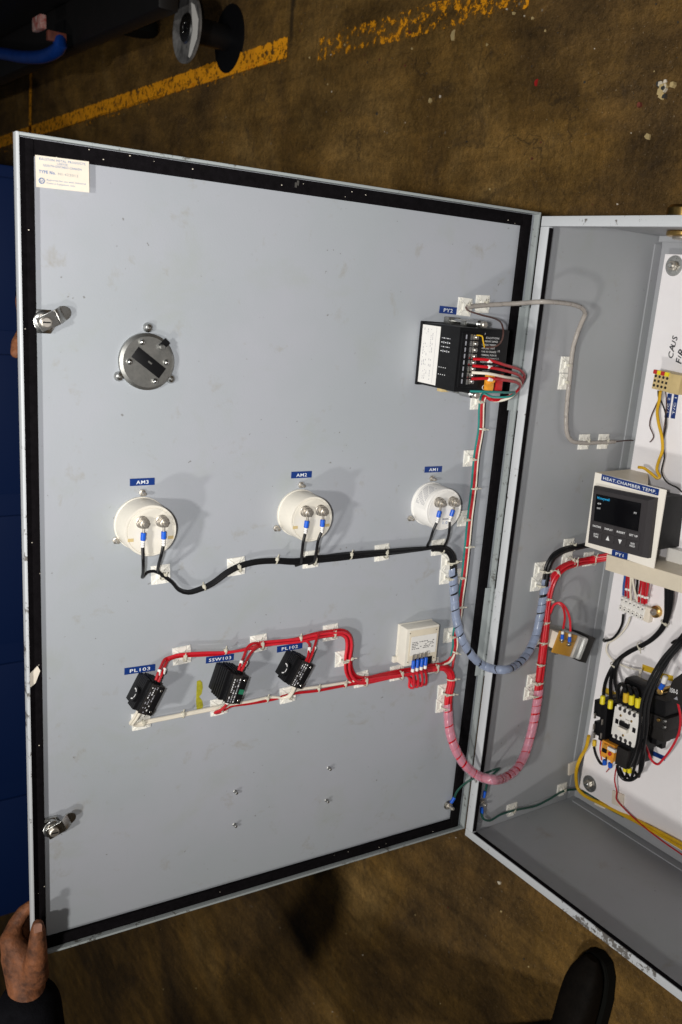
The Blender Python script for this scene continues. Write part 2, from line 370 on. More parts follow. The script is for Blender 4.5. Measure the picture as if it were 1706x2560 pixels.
    c=mixc(nt,ramp(nt,noise(nt,mapping(nt,v,(1,1,1),(2,4,3)),210,3,.6),[(.66,(0,0,0)),(.72,(.6,.6,.6))]),c,(.40,.32,.22))
    c=mixc(nt,.45,c,ramp(nt,noise(nt,mapping(nt,v,(1,1,1),(6,4,3)),330,4,.75),[(.32,(.35,.33,.30)),(.5,(.95,.95,.95)),(.68,(1.55,1.5,1.4))]),'MULTIPLY')
    nt.links.new(c,b.inputs['Base Color']); 
    rr=nt.nodes.new('ShaderNodeMapRange'); rr.inputs[3].default_value=.5; rr.inputs[4].default_value=.85; nt.links.new(n2,rr.inputs[0]); nt.links.new(rr.outputs[0],b.inputs['Roughness'])
    sset(b,'Specular IOR Level',.25)
    bp=nt.nodes.new('ShaderNodeBump'); bp.inputs['Strength'].default_value=.8; bp.inputs['Distance'].default_value=.010; nt.links.new(n3,bp.inputs['Height']); nt.links.new(bp.outputs[0],b.inputs['Normal'])
    return m
fm=floor_mat()
tag(MB().add([(-30,-25,0),(25,-25,0),(25,25,0),(-30,25,0)],[(0,1,2,3)],fm).build('floor',smooth=False),kind='structure')
def line_mat():
    m=bpy.data.materials.new('worn yellow floor paint'); m.use_nodes=True; nt=m.node_tree; b=nt.nodes['Principled BSDF']
    g=nt.nodes.new('ShaderNodeNewGeometry'); v=g.outputs['Position']; tc=nt.nodes.new('ShaderNodeTexCoord')
    n=noise(nt,v,45,6,.75); c=mixc(nt,ramp(nt,noise(nt,v,9,5,.7),[(.28,(0,0,0)),(.50,(1,1,1))]),(.62,.24,.006),(1.0,.40,.004))
    nt.links.new(c,b.inputs['Base Color']); sset(b,'Roughness',.7)
    at=nt.nodes.new('ShaderNodeAttribute'); at.attribute_name='wear'
    s=nt.nodes.new('ShaderNodeMath'); s.operation='ADD'; nt.links.new(n,s.inputs[0]); nt.links.new(at.outputs['Fac'],s.inputs[1])
    r=ramp(nt,s.outputs[0],[(.47,(0,0,0)),(.55,(1,1,1))]); nt.links.new(r,b.inputs['Alpha']); return m
lm=line_mat()
def floor_line(pa, pb, w, wear, label=None):
    a=P('F',*pa);b=P('F',*pb);d=(b-a).normalized();s=Vector((-d.y,d.x,0))
    N=max(2,int((b-a).length/.1)); vs=[];fs=[];at=[]
    cols=[(-.5,-.45),(-.38,0),(.38,0),(.5,-.45)]
    for i in range(N+1):
        p=a.lerp(b,i/N)+Vector((0,0,.004))
        for k,(u,q) in enumerate(cols): vs.append(p+s*(w*u)); at.append(wear+q*.6)
    for i in range(N):
        for k in range(3): x=i*4+k; fs.append((x,x+1,x+5,x+4))
    o=MB().add(vs,fs,lm).build('floor_marking',smooth=False)
    A=o.data.attributes.new('wear','FLOAT','POINT'); A.data.foreach_set('value',at)
    return tag(o,kind='structure')
floor_line((-300,455),(722,118),.061,.065)
floor_line((-300,478),(722,140),.030,-.10)
floor_line((800,121),(1330,-22),.072,-.045)
floor_line((79,150),(74,700),.045,.06)
# debris, uncountable crumbs
mb=MB()
for i in range(90):
    if i<60: x,y=random.uniform(700,1706),random.uniform(0,540)
    else: x,y=random.uniform(300,1500),random.uniform(2080,2560)
    p=P('F',x,y)
    if i<60 and (-.2<p.x<.85 and -1.2<p.y<.05): continue
    s=random.uniform(.0008,.0026)*(2.0 if random.random()<.08 else 1)
    mm=random.choice(['paper','khaki','beige','dull','rust','khaki'])
    M=Matrix.Translation(p+Vector((0,0,s*.4)))@Matrix.Rotation(random.uniform(0,6),4,'Z')
    mb.prism([(s*random.uniform(.6,1.4)*math.cos(a),s*random.uniform(.6,1.4)*math.sin(a)) for a in (0,1.2,2.3,3.5,4.9)],-s*.4,s*random.uniform(.2,.8),mm,M)
tag(mb.build('floor_crumbs',smooth=False),'scattered pale crumbs and grit on the brown concrete floor','debris',kind='stuff')
def chip(px,py,s,m,label,name='paint_chip'):
    p=P('F',px,py); mb=MB(); mb.prism([(s*a,s*b) for a,b in ((-.5,-.9),(.1,-1.1),(.35,.2),(.6,.9),(-.2,.8),(-.7,.2))],0,.003,m)
    tag(mb.build(name,None,Matrix.Translation(p)@Matrix.Rotation(random.uniform(-.3,.3),4,'Z')),label,'floor scrap')
chip(1135,88,.010,'khaki','small tan leaf shaped scrap on the floor near the faded yellow line')
chip(1343,206,.006,'redtag','tiny bright red scrap on the floor above the cabinet')
mb=MB(); p=P('F',1665,222)
for k in range(12):
    a=random.uniform(0,6.3); r=random.uniform(0,.028); s=random.uniform(.003,.007)
    mb.prism([(s*math.cos(t)*random.uniform(.7,1.2),s*math.sin(t)*random.uniform(.7,1.2)) for t in (0,1.1,2.5,3.6,5)],0,random.uniform(.004,.01),random.choice(['dull','khaki','beige']),Matrix.Translation((r*math.cos(a),r*math.sin(a)*.8,0)))
tag(mb.build('crumbled_plaster',None,Matrix.Translation(p),smooth=False),'pale crumbled lump on the floor at the upper right edge','rubble')
# ------------------------------------------------------------------ the cabinet
cab=empty('electrical_cabinet',Vector((0,0,0)),'large open grey steel electrical enclosure with black gasketed door swung open','electrical cabinet')
tk=.002
def cpart(mb,name,par=cab,label=None):
    o=mb.build(name,par)
    if label: o['label']=label
    return o
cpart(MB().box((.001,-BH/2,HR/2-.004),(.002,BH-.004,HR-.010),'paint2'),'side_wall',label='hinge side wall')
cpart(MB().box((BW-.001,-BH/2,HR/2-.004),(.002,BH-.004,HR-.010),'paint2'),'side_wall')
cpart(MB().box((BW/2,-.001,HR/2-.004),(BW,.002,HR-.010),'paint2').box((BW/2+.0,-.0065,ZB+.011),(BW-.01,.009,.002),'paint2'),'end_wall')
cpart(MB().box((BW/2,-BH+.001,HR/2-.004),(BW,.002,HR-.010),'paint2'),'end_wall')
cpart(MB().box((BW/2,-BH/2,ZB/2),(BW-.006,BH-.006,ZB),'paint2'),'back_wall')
# weld seams inside
rim=MB(); rw=.0145; rl=.017
rim.box((rl/2,-BH/2,HR-.0045),(rl,BH-2*rw-.0004,.009),'rimp',.001)
rim.box((BW-rl/2,-BH/2,HR-.0045),(rl,BH-2*rw-.0004,.009),'rimp',.001)
rim.box((BW/2,-rw/2,HR-.0045),(BW,rw,.009),'rimp',.001)
rim.box((BW/2,-BH+rw/2,HR-.0045),(BW,rw,.009),'rimp',.001)
cpart(rim,'front_rim')
# white mounting panel
x0,x1,y0,y1=.030,BW-.03,-1.026,-.031
pan=MB().box(((x0+x1)/2,(y0+y1)/2,ZB+.0205),(x1-x0,y1-y0,.003),'panel',.0008)
for c in ((1684,818,1687.0,845.0,'S'),):
    pass
panel=cpart(pan,'mounting_panel')
hw=MB()
for ch,x,y,s in (('C',1678,887,.011),('A',1680.5,871,.011),('U',1685,858.5,.0095),('S',1688,845,.011),('F',1698,902,.012),('I',1700,892,.008),('R',1704,881,.013)):
    hw.text(ch,'kprnt',frame('B',x,y,.0004,math.radians(82+random.uniform(-8,8))),h=s,th=.0004,sh=.2,bold=.02)
cpart(hw,'handwriting',panel)
for x,y in ((1685,664),(1474,1960)):
    M=frame('B',x,y,.002); b=MB().lathe([(.0165,0),(.0165,.0015),(.006,.002)],'chrome',28,M).hexn((0,0,.0018),.0085,.007,'nickel',M).cyl(M@Vector((0,0,.008)),M@Vector((0,0,.012)),.0042,'chrome',12)
    cpart(b,'panel_bolt',panel)
# bolt head through the top end wall
q=hit(1697,577,Vector((0,-.003,0)),Vector((0,-1,0)))
kp=MB().cyl((q.x,-.0025,q.z-.02),(q.x,-.010,q.z-.02),.030,'brass',24).cyl((q.x,-.010,q.z-.02),(q.x,-.014,q.z-.02),.020,'nickel',18)
cpart(kp,'conduit_nut'); q=hit(1696,529,Vector((0,.012,0)),Vector((0,1,0)))
cpart(MB().cyl((q.x,.0005,q.z-.02),(q.x,.022,q.z-.02),.028,'brass',24),'conduit_hub')
# folded flanges and dark seams inside the box
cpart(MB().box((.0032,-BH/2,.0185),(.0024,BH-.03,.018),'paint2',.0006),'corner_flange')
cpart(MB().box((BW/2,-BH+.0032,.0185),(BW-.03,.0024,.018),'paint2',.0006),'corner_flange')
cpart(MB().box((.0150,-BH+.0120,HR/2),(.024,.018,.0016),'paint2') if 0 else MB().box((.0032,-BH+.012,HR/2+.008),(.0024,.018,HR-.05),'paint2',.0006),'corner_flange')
cpart(MB().box((.0176,-BH/2,HR-.0052),(.0011,BH-2*rw-.004,.0076),'gasket'),'dark_seam_strip')  # thin black strips, added to draw the dark line inside the rim
cpart(MB().box((BW/2,-BH+rw+.0005,HR-.0052),(BW-.04,.0008,.0076),'gasket'),'dark_seam_strip')
# door
MD=Matrix((-UD,Vector((0,1,0)),NX)).transposed().to_4x4(); MD.translation=DO   # local x runs 0 (hinge) to -W (free edge), y 0..-1.061
DW=.7587; DH=1.0627; DY=0.0
def dl(x,y,h): return (x,y,h)
door=MB()
door.box((-DW/2,-DH/2,SH-.001),(DW-.004,DH-.004,.002),'paint')
doorp=door.build('door',cab,MD)
lp=MB(); lt=.0035
lp.box((-DW+lt/2,-DH/2,-.007),(lt,DH,.014),'rimp',.0008)
lp.box((-lt/2-.0,-DH/2,-.007),(lt,DH,.014),'lip',.0008)
lp.box((-DW/2,-lt/2,-.007),(DW-2*lt-.0002,lt,.014),'lip',.0008)
lp.box((-DW/2,-DH+lt/2,-.007),(DW-2*lt-.0002,lt,.014),'lip',.0008)
lp.build('edge_lip',doorp)
gk=MB(); gl=.0155; gw=.0175; gt=.006; g0=lt+.001
gk.box((-DW+g0+gl/2,-DH/2,SH+gt/2),(gl,DH-2*g0,gt),'gasket',.0012)
gk.box((-g0-.007-gw/2,-DH/2,SH+gt/2),(gw,DH-2*g0,gt),'gasket',.0012)
L=DW-2*g0-gw-gl-.007-.0006; cxm=-(g0+.0003+.007+gw)-L/2
gk.box((cxm,-g0-gw/2,SH+gt/2),(L,gw,gt-.0004),'gasket',.0012)
gk.box((cxm,-DH+g0+gw/2,SH+gt/2),(L,gw,gt-.0004),'gasket',.0012)
MDI=MD.inverted()
fl=gk
for i in range(28):
    t=random.random()
    if t<.7: x,y=random.uniform(-DW+.02,-.02),-g0-random.uniform(.002,.016)
    elif t<.85: x,y=random.uniform(-DW+.02,-.02),-DH+g0+random.uniform(.002,.016)
    else: x,y=-DW+g0+random.uniform(.002,.016),random.uniform(-1,-.05)
    s=random.uniform(.0004,.0010); fl.box((x,y,SH+gt+.0002),(s*1.4,s,.0004),'paper')
for px,py in ((745,457),(740,462)): 
    q=MDI@P('D',px,py,gt); fl.box((q.x,q.y,SH+gt+.0002),(.003,.006,.0005),'dull')
gk.build('gasket',doorp)
# yellow crumpled tape scrap on the gasket, smear of crayon
q=MDI@P('D',92,1692,.006)
MB().prism([(q.x-.010,q.y-.014),(q.x-.002,q.y-.008),(q.x+.004,q.y+.008),(q.x+.001,q.y+.015),(q.x-.004,q.y+.010),(q.x-.012,q.y+.003)],SH+gt,SH+gt+.0015,'paper').build('torn_tape',doorp)
sm=MB()
pts=[(492,1703),(500,1700),(506,1706),(507,1720),(504,1735),(498,1742),(506,1752),(508,1765),(504,1775),(492,1776),(490,1755),(491,1730)]
qs=[MDI@P('D',*c) for c in pts]; sm.add([(q.x,q.y,SH+.0003) for q in qs],[tuple(range(len(qs)))],'smear'); sm.build('crayon_mark',doorp,smooth=False)
# maker sticker
M,w,h=lrect('D',[(87,389),(221,404),(216,482),(84,466)],.0)
st=MB(); st.box((0,0,.0069),(w,h,.0006),'paper')
def tx(mb,body,x,y,hh,m,W,w_,h_,th,M=None,bold=.0,sh=0):
    mb.text(body,m,(M or Matrix())@Matrix.Translation(((x-.5)*w_,(.5-y)*h_,0)),w=W*w_,h=hh*h_,th=th,bold=bold,sh=sh)
T=.0074
tx(st,'RALSTON METAL PRODUCTS',.50,.10,.075,'bprnt',.86,w,h,T); tx(st,'LIMITED',.50,.20,.065,'bprnt',.20,w,h,T); tx(st,'GUELPH-ONTARIO-CANADA',.50,.29,.07,'bprnt',.72,w,h,T)
tx(st,'TYPE No.',.21,.50,.10,'bprnt',.31,w,h,T,bold=.02); tx(st,'NI-423012',.60,.51,.08,'gprnt',.38,w,h,T)
tx(st,'Approved for use with Industrial',.56,.745,.07,'bprnt',.74,w,h,T); tx(st,'Control Equipment only.',.46,.85,.07,'bprnt',.54,w,h,T)
st.ring(((.10-.5)*w,(.5-.79)*h,T),(0,0,1),.0028,.0007,'bprnt'); st.text('SA','bprnt',Matrix.Translation(((.10-.5)*w,(.5-.79)*h,0)),w=.0034,h=.003,th=T)
so=st.build('maker_sticker',doorp,MDI@M)
# cam latches
def latch(px,py,h,ang,par,turn=1,stick=.020):
    M=MDI@frame('D',px,py,h)
    mb=MB(); mb.hexn((0,0,0),.0155,.006,'chrome'); mb.lathe([(.0125,.005),(.0125,stick-.004),(.011,stick-.003)],'chrome',24)
    mb.hexn((0,0,stick-.004),.0100,.003,'nickel')
    A=Matrix.Rotation(ang,4,'Z')
    arm=[(-.010,-.0085),(.012,-.0085),(.020,-.0085),(.020,.0085),(.012,.0085),(-.010,.0085)]
    mb.prism([(-.009,-.0085),(.014,-.0085),(.014,.0085),(-.009,.0085)],stick,stick+.0025,'chrome',A,.0006)
    S=A@Matrix.Translation((.0195,0,stick-.0035))@Matrix.Rotation(math.radians(42),4,'Y'); mb.box((0,0,0),(.0135,.017,.0024),'chrome',.0006,S)
    E=[(.0235,-.0085)]+[(.0235+.010*math.cos(t)*1.0,.0085*math.sin(t)) for t in [-1.35+i*.3 for i in range(10)]]+[(.0235,.0085)]
    mb.prism(E,stick-.0085,stick-.006,'chrome',A,.0005)
    mb.lathe([(.0065,stick+.0025),(.0065,stick+.0050),(.0050,stick+.0062)],'nickel',18); mb.box((0,0,stick+.0062),(.009,.0016,.0010),'blk')
    mb.build('cam_latch',par,M)
latch(111,804,.008,math.radians(26),doorp,stick=.013)
latch(129,2068,.006,math.radians(22),doorp,stick=.016)
# hinge knuckles
for (ya,yb) in ((.14,.30),(.60,.76)):
    hb=MB(); hb.cyl((.0025,-ya,.0035),(.0025,-yb,.0035),.0042,'lip',12); hb.box((-.009,-(ya+yb)/2,-.0055),(.013,yb-ya,.0016),'lip',.0004)
    for k in range(1,4): 
        yy=ya+(yb-ya)*k/4; hb.box((.0025,-yy,.0035),(.0088,.0008,.0088),'blk')
    hb.build('hinge',doorp)
# bare weld studs left on the door
for px,py in ((825,1923),(591,1982),(819,2004),(589,2065)):
    M=MDI@frame('D',px,py,.004); MB().lathe([(.0030,0),(.0022,.0008),(.0022,.0065),(.0016,.0072)],'dull',12).build('weld_stud',doorp,M)
# round steel plate with slot, fixed by screws
rp=empty('rotary_interlock',frame('D',369.5,905,.008),'round steel door interlock disc with diagonal black slot, ringed by screws','interlock')
d=MB().lathe([(.0375,0),(.0375,.006),(.0335,.0085),(.0335,.0095)],'dull',48)
d.build('disc',rp)
A=Matrix.Rotation(math.radians(-36),4,'Z')
MB().box((.001,.0,.0098),(.047,.0165,.0012),'blk',.0004,A).box((.002,.001,.0104),(.006,.0022,.0006),'dull',0,A).build('slot',rp)
MB().box((0,0,.0100),(.013,.009,.0016),'blk',0,Matrix.Translation((.0215,.0245,0))@Matrix.Rotation(.8,4,'Z')).cyl((.0175,.0205,.009),(.0175,.0205,.0165),.0038,'dull',12).build('pivot_pin',rp)
for x,y,r_ in ((-.009,.026,.0042),(-.0255,.0,.0042),(.025,.0005,.0042),(.0095,-.025,.0042)):
    MB().lathe([(r_,.0094),(r_*.9,.012),(r_*.5,.0136),(.0001,.0140)],'chrome',16,Matrix.Translation((x,y,0))).build('screw',rp)
for x,y in ((.002,.0445),(-.0365,-.0205),(.0345,-.022)):
    MB().lathe([(.0066,0),(.0064,.0028),(.0045,.0055),(.0001,.0066)],'chrome',18,Matrix.Translation((x,y,0))).cyl((x,y,.0064),(x,y,.0078),.0018,'dull',8).build('screw',rp)
rp.scale=(.93,.93,1)
# ------------------------------------------------------------------ panel meters
def lug(mb, tip, d, L=.020, r=.0034, m='blue', eye=.0042):
    """ring terminal: eye at tip, sleeve running along d"""
    d=d.normalized(); mb.cyl(tip-d*eye*.2, tip+d*.007,.0017,'nickel',8); mb.cyl(tip+d*.0065,tip+d*(.0065+.0105),r,m,12)
def meter(face, rad, s1, s2, e1, e2, wires, label, idx, screws, wtag):
    fx,fy=face; H=.040
    base=frame('D',fx,fy,H); m=empty('panel_meter',base,label,'panel meter','panel meters in a row on the door')
    b=MB().lathe([(rad*1.03,0),(rad*1.03,.003),(rad,.0035),(rad*.985,H-.0015),(rad*.965,H),(rad*.90,H),(rad*.885,H-.0009),(rad*.87,H-.0009),(rad*.86,H),(.004,H)],'white' if idx==1 else 'cream',56)
    b.build('case',m)
    inv=base.inverted()
    for sx in (-1,1):
        if idx!=1: MB().box((sx*rad*.76,-rad*.30,H+.00005),(.0075,.0042,.0006),'khaki',0).build('adjust_slot',m)
    if idx==1:
        k=MB()
        for j in range(9): 
            k.box((0,0,0),(.0002,.026-.001*(j%3),.0009),'gprnt',0,Matrix.Rotation(math.radians(152-3*j*1.2),4,'Z')@Matrix.Translation((rad*1.0,0,.020))) if j%2 else None
        st=MB(); n=10; vs=[];fs=[]
        for i in range(n+1):
            a=math.radians(105+75*i/n); 
            for z in (.008,.036): vs.append((rad*1.006*math.cos(a),rad*1.006*math.sin(a),z))
        for i in range(n): fs.append((2*i,2*i+1,2*i+3,2*i+2))
        st.add(vs,fs,'white')
        for j in range(7):
            z0=.011+j*.0033; n2=14
            for i in range(n2):
                if (i*7+j*3)%5==0: continue
                a=math.radians(112+60*i/n2); st.box((0,0,0),(.0003,rad*.055,.0010),'gprnt',0,Matrix.Rotation(a,4,'Z')@Matrix.Translation((rad*1.010,0,z0)))
        st.build('rating_sticker',m)
        pl=MB().box((.004,-rad*.55,H+.0003),(.014,.012,.0005),'white'); 
        pl.text('1.0','bprnt',Matrix.Translation((.004,-rad*.62,0)),w=.009,h=.0045,th=H+.0008); pl.box((.004,-rad*.45,H+.0006),(.011,.0025,.0003),'gprnt'); pl.build('face_sticker',m)
    for k,(s,e) in enumerate(((s1,e1),(s2,e2))):
        sp=inv@P('D',*s,H+.010); sp.z=0; 
        st=MB(); T_=Matrix.Translation(sp)
        st.lathe([(.0082,H),(.0082,H+.0015),(.0075,H+.0020)],'nickel',24,T_).hexn((0,0,H+.0018),.0078,.0045,'nickel',T_).lathe([(.0072,H+.0063),(.0072,H+.0078)],'nickel',20,T_).hexn((0,0,H+.0090),.0062,.0040,'nickel',T_)
        st.lathe([(.0030,H+.0125),(.0030,H+.0165),(.0024,H+.0175)],'nickel',14,T_)
        st.build('terminal_stud',m)
        ep=inv@P('D',*e,H+.0085)
        lg=MB(); p0=Vector((sp.x,sp.y,H+.0085)); dv=(ep-p0)
        lg.lathe([(.0058,H+.0078),(.0058,H+.0090)],'nickel',20,T_); lug(lg,p0+dv.normalized()*.005,dv); lg.build('ring_terminal',m)
        q0=p0+dv.normalized()*.0215; MB().cyl(q0,q0+dv.normalized()*.0095,.0025,'white',12).cyl(q0+dv.normalized()*.003,q0+dv.normalized()*.0036,.00262,'gprnt',12).cyl(q0+dv.normalized()*.0055,q0+dv.normalized()*.0062,.00262,'gprnt',12).build('wire_marker',m)
        wp=[base@(q0+dv.normalized()*.007)]+[P('D',*c) for c in wires[k]]
        mi=[inv@p for p in spline(wp,.004)]; MB().tube(mi,.0021,'blkw',8).build('wire_lead',m)
    for c in screws:
        q=inv@P('D',*c,.004); q.z=0; T_=Matrix.Translation(q)
        MB().hexn((0,0,0),.0048,.003,'nickel',T_).lathe([(.0026,.003),(.0024,.0105),(.0018,.0115)],'nickel',12,T_).build('mounting_screw',m)
    return m
meter((377.8,1327.5),.0345,(361.5,1310),(411,1307),(358,1345),(409.5,1342),
  [[(358,1400,.050),(358,1432,.030),(357,1443,.012),(368,1431,.009),(385,1428,.010),(400,1434,.012)],[(404,1385,.048),(397,1412,.030),(396,1428,.014),(404,1436,.012)]],
  'cream round meter case under the label AM3, leftmost of the three',3,[(358,1233),(291.5,1352.5)],'')
meter((780,1298.5),.0335,(772,1282),(810,1279.5),(766.5,1312),(806.5,1309),
  [[(759,1352,.050),(755,1385,.034),(750,1410,.012),(738,1414,.010),(765,1406,.010)],[(797,1348,.048),(790,1385,.030),(783,1406,.014),(771,1410,.012),(795,1402,.010)]],
  'cream round meter case under the label AM2, middle of the three',2,[(755.5,1213),(693,1322)],'')
meter((1111,1274),.0335,(1106,1259),(1141,1257),(1098,1285),(1130.5,1284),
  [[(1084,1325,.048),(1076,1350,.030),(1070,1366,.014),(1085,1373,.012)],[(1124,1325,.048),(1119,1350,.030),(1112,1368,.016),(1122,1378,.013)]],
  'white round meter case with printed side sticker under the label AM1',1,[(1083,1197),(1028,1297)],'')
# ------------------------------------------------------------------ embossed tape labels
def tape(pl,a,b,text,hh,label,h=0,m='tape',tw=None,base=None,th=.0006,letters='tapet'):
    o,n,ex,ey=PL[pl]; A=P(pl,*a,h);B=P(pl,*b,h); w=(B-A); rl=math.atan2(w.dot(ey),w.dot(ex))
    M=Matrix.Translation((A+B)/2)@Matrix((ex,ey,n)).transposed().to_4x4()@Matrix.Rotation(rl,4,'Z'); L=w.length
    mb=MB().box((0,0,th/2),(L,hh,th),m)
    if text: mb.text(text,letters,Matrix.Translation((0,-.0003,0)),w=L*(tw or .6),h=hh*.50,th=th+.0002,bold=.012)
    return tag(mb.build('tape_label',None,M,smooth=False),label,'label','blue embossed tape labels')
tape('D',(1099,773),(1142,777.5),'PY2',.0105,'blue tape label reading PY2 beside a white cable mount',tw=.52)
tape('D',(324.7,1206),(386.4,1203),'AM3',.0095,'blue tape label reading AM3 above the left meter',tw=.5)
tape('D',(728.3,1187.7),(779.3,1185.4),'AM2',.0095,'blue tape label reading AM2 above the middle meter',tw=.52)
tape('D',(1062,1174),(1105,1172.4),'AM1',.0095,'blue tape label reading AM1 above the white meter',tw=.5)
tape('D',(311,1679),(388,1668),'PL103',.0098,'blue tape label reading PL103 at the left contact block',tw=.66)
tape('D',(515,1651),(584.5,1642),'SSW103',.0098,'blue tape label reading SSW103 over the middle contact block',tw=.80)
tape('D',(692.6,1624),(756,1613),'PL102',.0098,'blue tape label reading PL102 over the right contact block',tw=.64)
# ------------------------------------------------------------------ adhesive cable mounts
mcount=0
def mount(pl,px,py,label,roll=0,tie=None,R=.006,s=.0262,skew=0):
    """tie: direction angle of the run it holds (deg, plane axes)"""
    M=frame(pl,px,py,.003,math.radians(roll)); t=empty('cable_mount',M,label,'cable mount','white adhesive cable mounts')
    b=MB(); e=s/2; z=.0016; c=.0050
    b.box((0,0,z/2),(s,s,z),'mountw',.0004)
    vs=[(-e*.93,-e*.93,z),(e*.93,-e*.93,z),(e*.93,e*.93,z),(-e*.93,e*.93,z),(-c,-c,.0042),(c,-c,.0042),(c,c,.0042),(-c,c,.0042)]
    # sunken faces between four diagonal ribs
    for i in range(4):
        A=Matrix.Rotation(math.pi/2*i,4,'Z')
        b.add([(e*.98,e*.98,z),(e*.86,e*.98,z),(e*.98,e*.86,z),(c*.9,c*1.1,.0050),(c*1.1,c*.9,.0050),(c*.9,c*.9,z)],[(0,1,3),(0,3,4),(0,4,2),(1,5,3),(2,4,5)],'mountw',A)
        b.prism([(-e*.55,e*.98),(e*.55,e*.98),(c*.8,c),(-c*.8,c)],z,.0027,'mountw',A)
    b.box((0,0,.0035),(2.1*c,2.1*c,.004),'mountw',.0006)
    b.build('base',t)
    if tie is not None:
        g=math.radians(tie)-math.radians(roll); d=Vector((math.cos(g),math.sin(g),0)); n=Vector((-d.y,d.x,0)); zc=.006+R
        q=MB().ring((0,0,zc-.001),d,R+.0008,.0012,'tie'); hd=n*(R*.75)+Vector((0,0,zc+R*.75)); q.box((0,0,0),(.0045,.0045,.0035),'tie',.0006,Matrix.Translation(hd)); q.cyl(hd,hd+n*.005+Vector((0,0,.003)),.0009,'tie',6)
        q.build('cable_tie',t)
    return t
# on the door (pixel, label, roll, tie direction, run radius)
for a in [
 (1164,767,'white cable mount right beside the PY2 label',-2,0,.003),
 (1209,760,'white cable mount under the braided sleeve, right of the one touching the PY2 label',2,0,.003),
 (1196,1003,'white cable mount directly below the black PY2 instrument',2,85,.0045),
 (1178,1146,'white cable mount on the green, red and white wires above the AM1 meter',2,82,.0045),
 (1163,1296,'white cable mount half hidden behind the right side of the white meter',2,82,.0045),
 (403,1437,'white cable mount where the AM3 leads start the black harness',3,-30,.0045),
 (592,1417,'white cable mount on the black harness between the AM3 and AM2 meters',4,22,.005),
 (779,1399,'white cable mount directly below the AM2 meter',3,3,.0055),
 (957,1382,'white cable mount on the black harness between the AM2 and AM1 meters',4,4,.0055),
 (1098,1369,'white cable mount directly below the white AM1 meter',3,3,.006),
 (1122,1404,'upper of two touching white mounts at the bend where the black harness turns down',3,90,.0065),
 (1118,1441,'lower of two touching white mounts at the top of the bluish spiral wrap',3,90,.0075),
 (1150,1441,'white cable mount on the three colour wires beside the bluish spiral wrap',2,84,.0045),
 (1127,1588,'white cable mount between the cream relay box and the bluish spiral wrap',2,88,.0045),
 (456,1639.5,'white cable mount at the left end of the upper red harness by PL103',4,5,.005),
 (648,1609,'white cable mount on the upper red harness right of SSW103',3,8,.0055),
 (828,1582,'white cable mount at the top of the red harness where it bends down',3,2,.0055),
 (858,1647,'white cable mount on the vertical stretch of red harness',3,88,.006),
 (905,1699,'white cable mount where the lower white wires join the thick red harness',5,8,.007),
 (994,1683,'white cable mount at the lower left corner of the cream relay box',4,10,.007),
 (1082,1666,'white cable mount behind the red harness under the right side of the cream relay box',4,8,.007),
 (1112,1728,'upper of two touching mounts at the door end of the pink spiral wrap',3,90,.0075),
 (1108,1763,'lower of two touching mounts at the door end of the pink spiral wrap',3,90,.008),
 (354,1803,'white cable mount at the lower left end of the white wires under PL103',4,8,.004),
 (549,1768,'white cable mount below the SSW103 contact block',4,8,.004),
 (721,1738,'white cable mount below the PL102 contact block',5,10,.004)]:
    mount('D',a[0],a[1],a[2],a[3],a[4],a[5])
for a in [
 ('W',1418,912,'upper of two touching white mounts on the braided sleeve inside the side wall',0,90,.003),
 ('W',1414,954,'lower of two touching white mounts on the braided sleeve inside the side wall',0,90,.003),
 ('W',1463,1105,'white mount nearest the bend at the foot of the braided sleeve in the cabinet',0,0,.003),
 ('W',1511,1104,'white mount at the very end of the braided sleeve inside the cabinet',0,0,.003),
 ('W',1352,1424,'upper of two white mounts at the cabinet end of the bluish spiral wrap',0,88,.0065),
 ('W',1344,1460,'lower of two white mounts at the cabinet end of the bluish spiral wrap',0,88,.0075),
 ('W',1366,1497,'small part of a white mount behind the red harness right of the bluish wrap',0,86,.0075),
 ('W',1424,1365,'white mount on the black harness inside the cabinet below the beige bracket',0,6,.006),
 ('W',1420,1400,'white mount on the bend of the red harness inside the cabinet',0,25,.0075),
 ('W',1474,1398,'white mount on the red harness just left of the beige bracket',0,8,.0075),
 ('W',1350,1602,'white mount on the vertical red harness left of the transformer',0,86,.0075),
 ('W',1333,1702,'upper of two white mounts at the cabinet end of the pink spiral wrap',0,88,.0075),
 ('W',1326,1733,'lower of two white mounts at the cabinet end of the pink spiral wrap',0,88,.008),
 ('W',1281,2026,'left white mount holding the green earth wire along the cabinet side',0,12,.0025),
 ('W',1407,1975,'right white mount holding the green earth wire near the bottom corner',0,12,.0025)]:
    mount(*a[:4],a[4],a[5],a[6])
for pl,px,py,lb in (('W',1434,1919,'yellowed foam pad stuck on the side wall left of the yellow cable'),('B',1546,1998,'yellowed foam pad on the white panel under the thin red wire'),('K',1502,2001,'yellowed foam pad at the panel edge under the yellow cable')):
    tag(MB().box((0,0,.002),(.026,.026,.004),'khaki' if 0 else 'paper',.0006).build('adhesive_pad',None,frame(pl,px,py,.002,math.radians(8))),lb,'adhesive pad')
# ------------------------------------------------------------------ harnesses
def harness(label, first, cat='wiring harness'):
    p=P(*(first if isinstance(first[0],str) else ('D',*first))); return empty('wiring_harness',p,label,cat),p
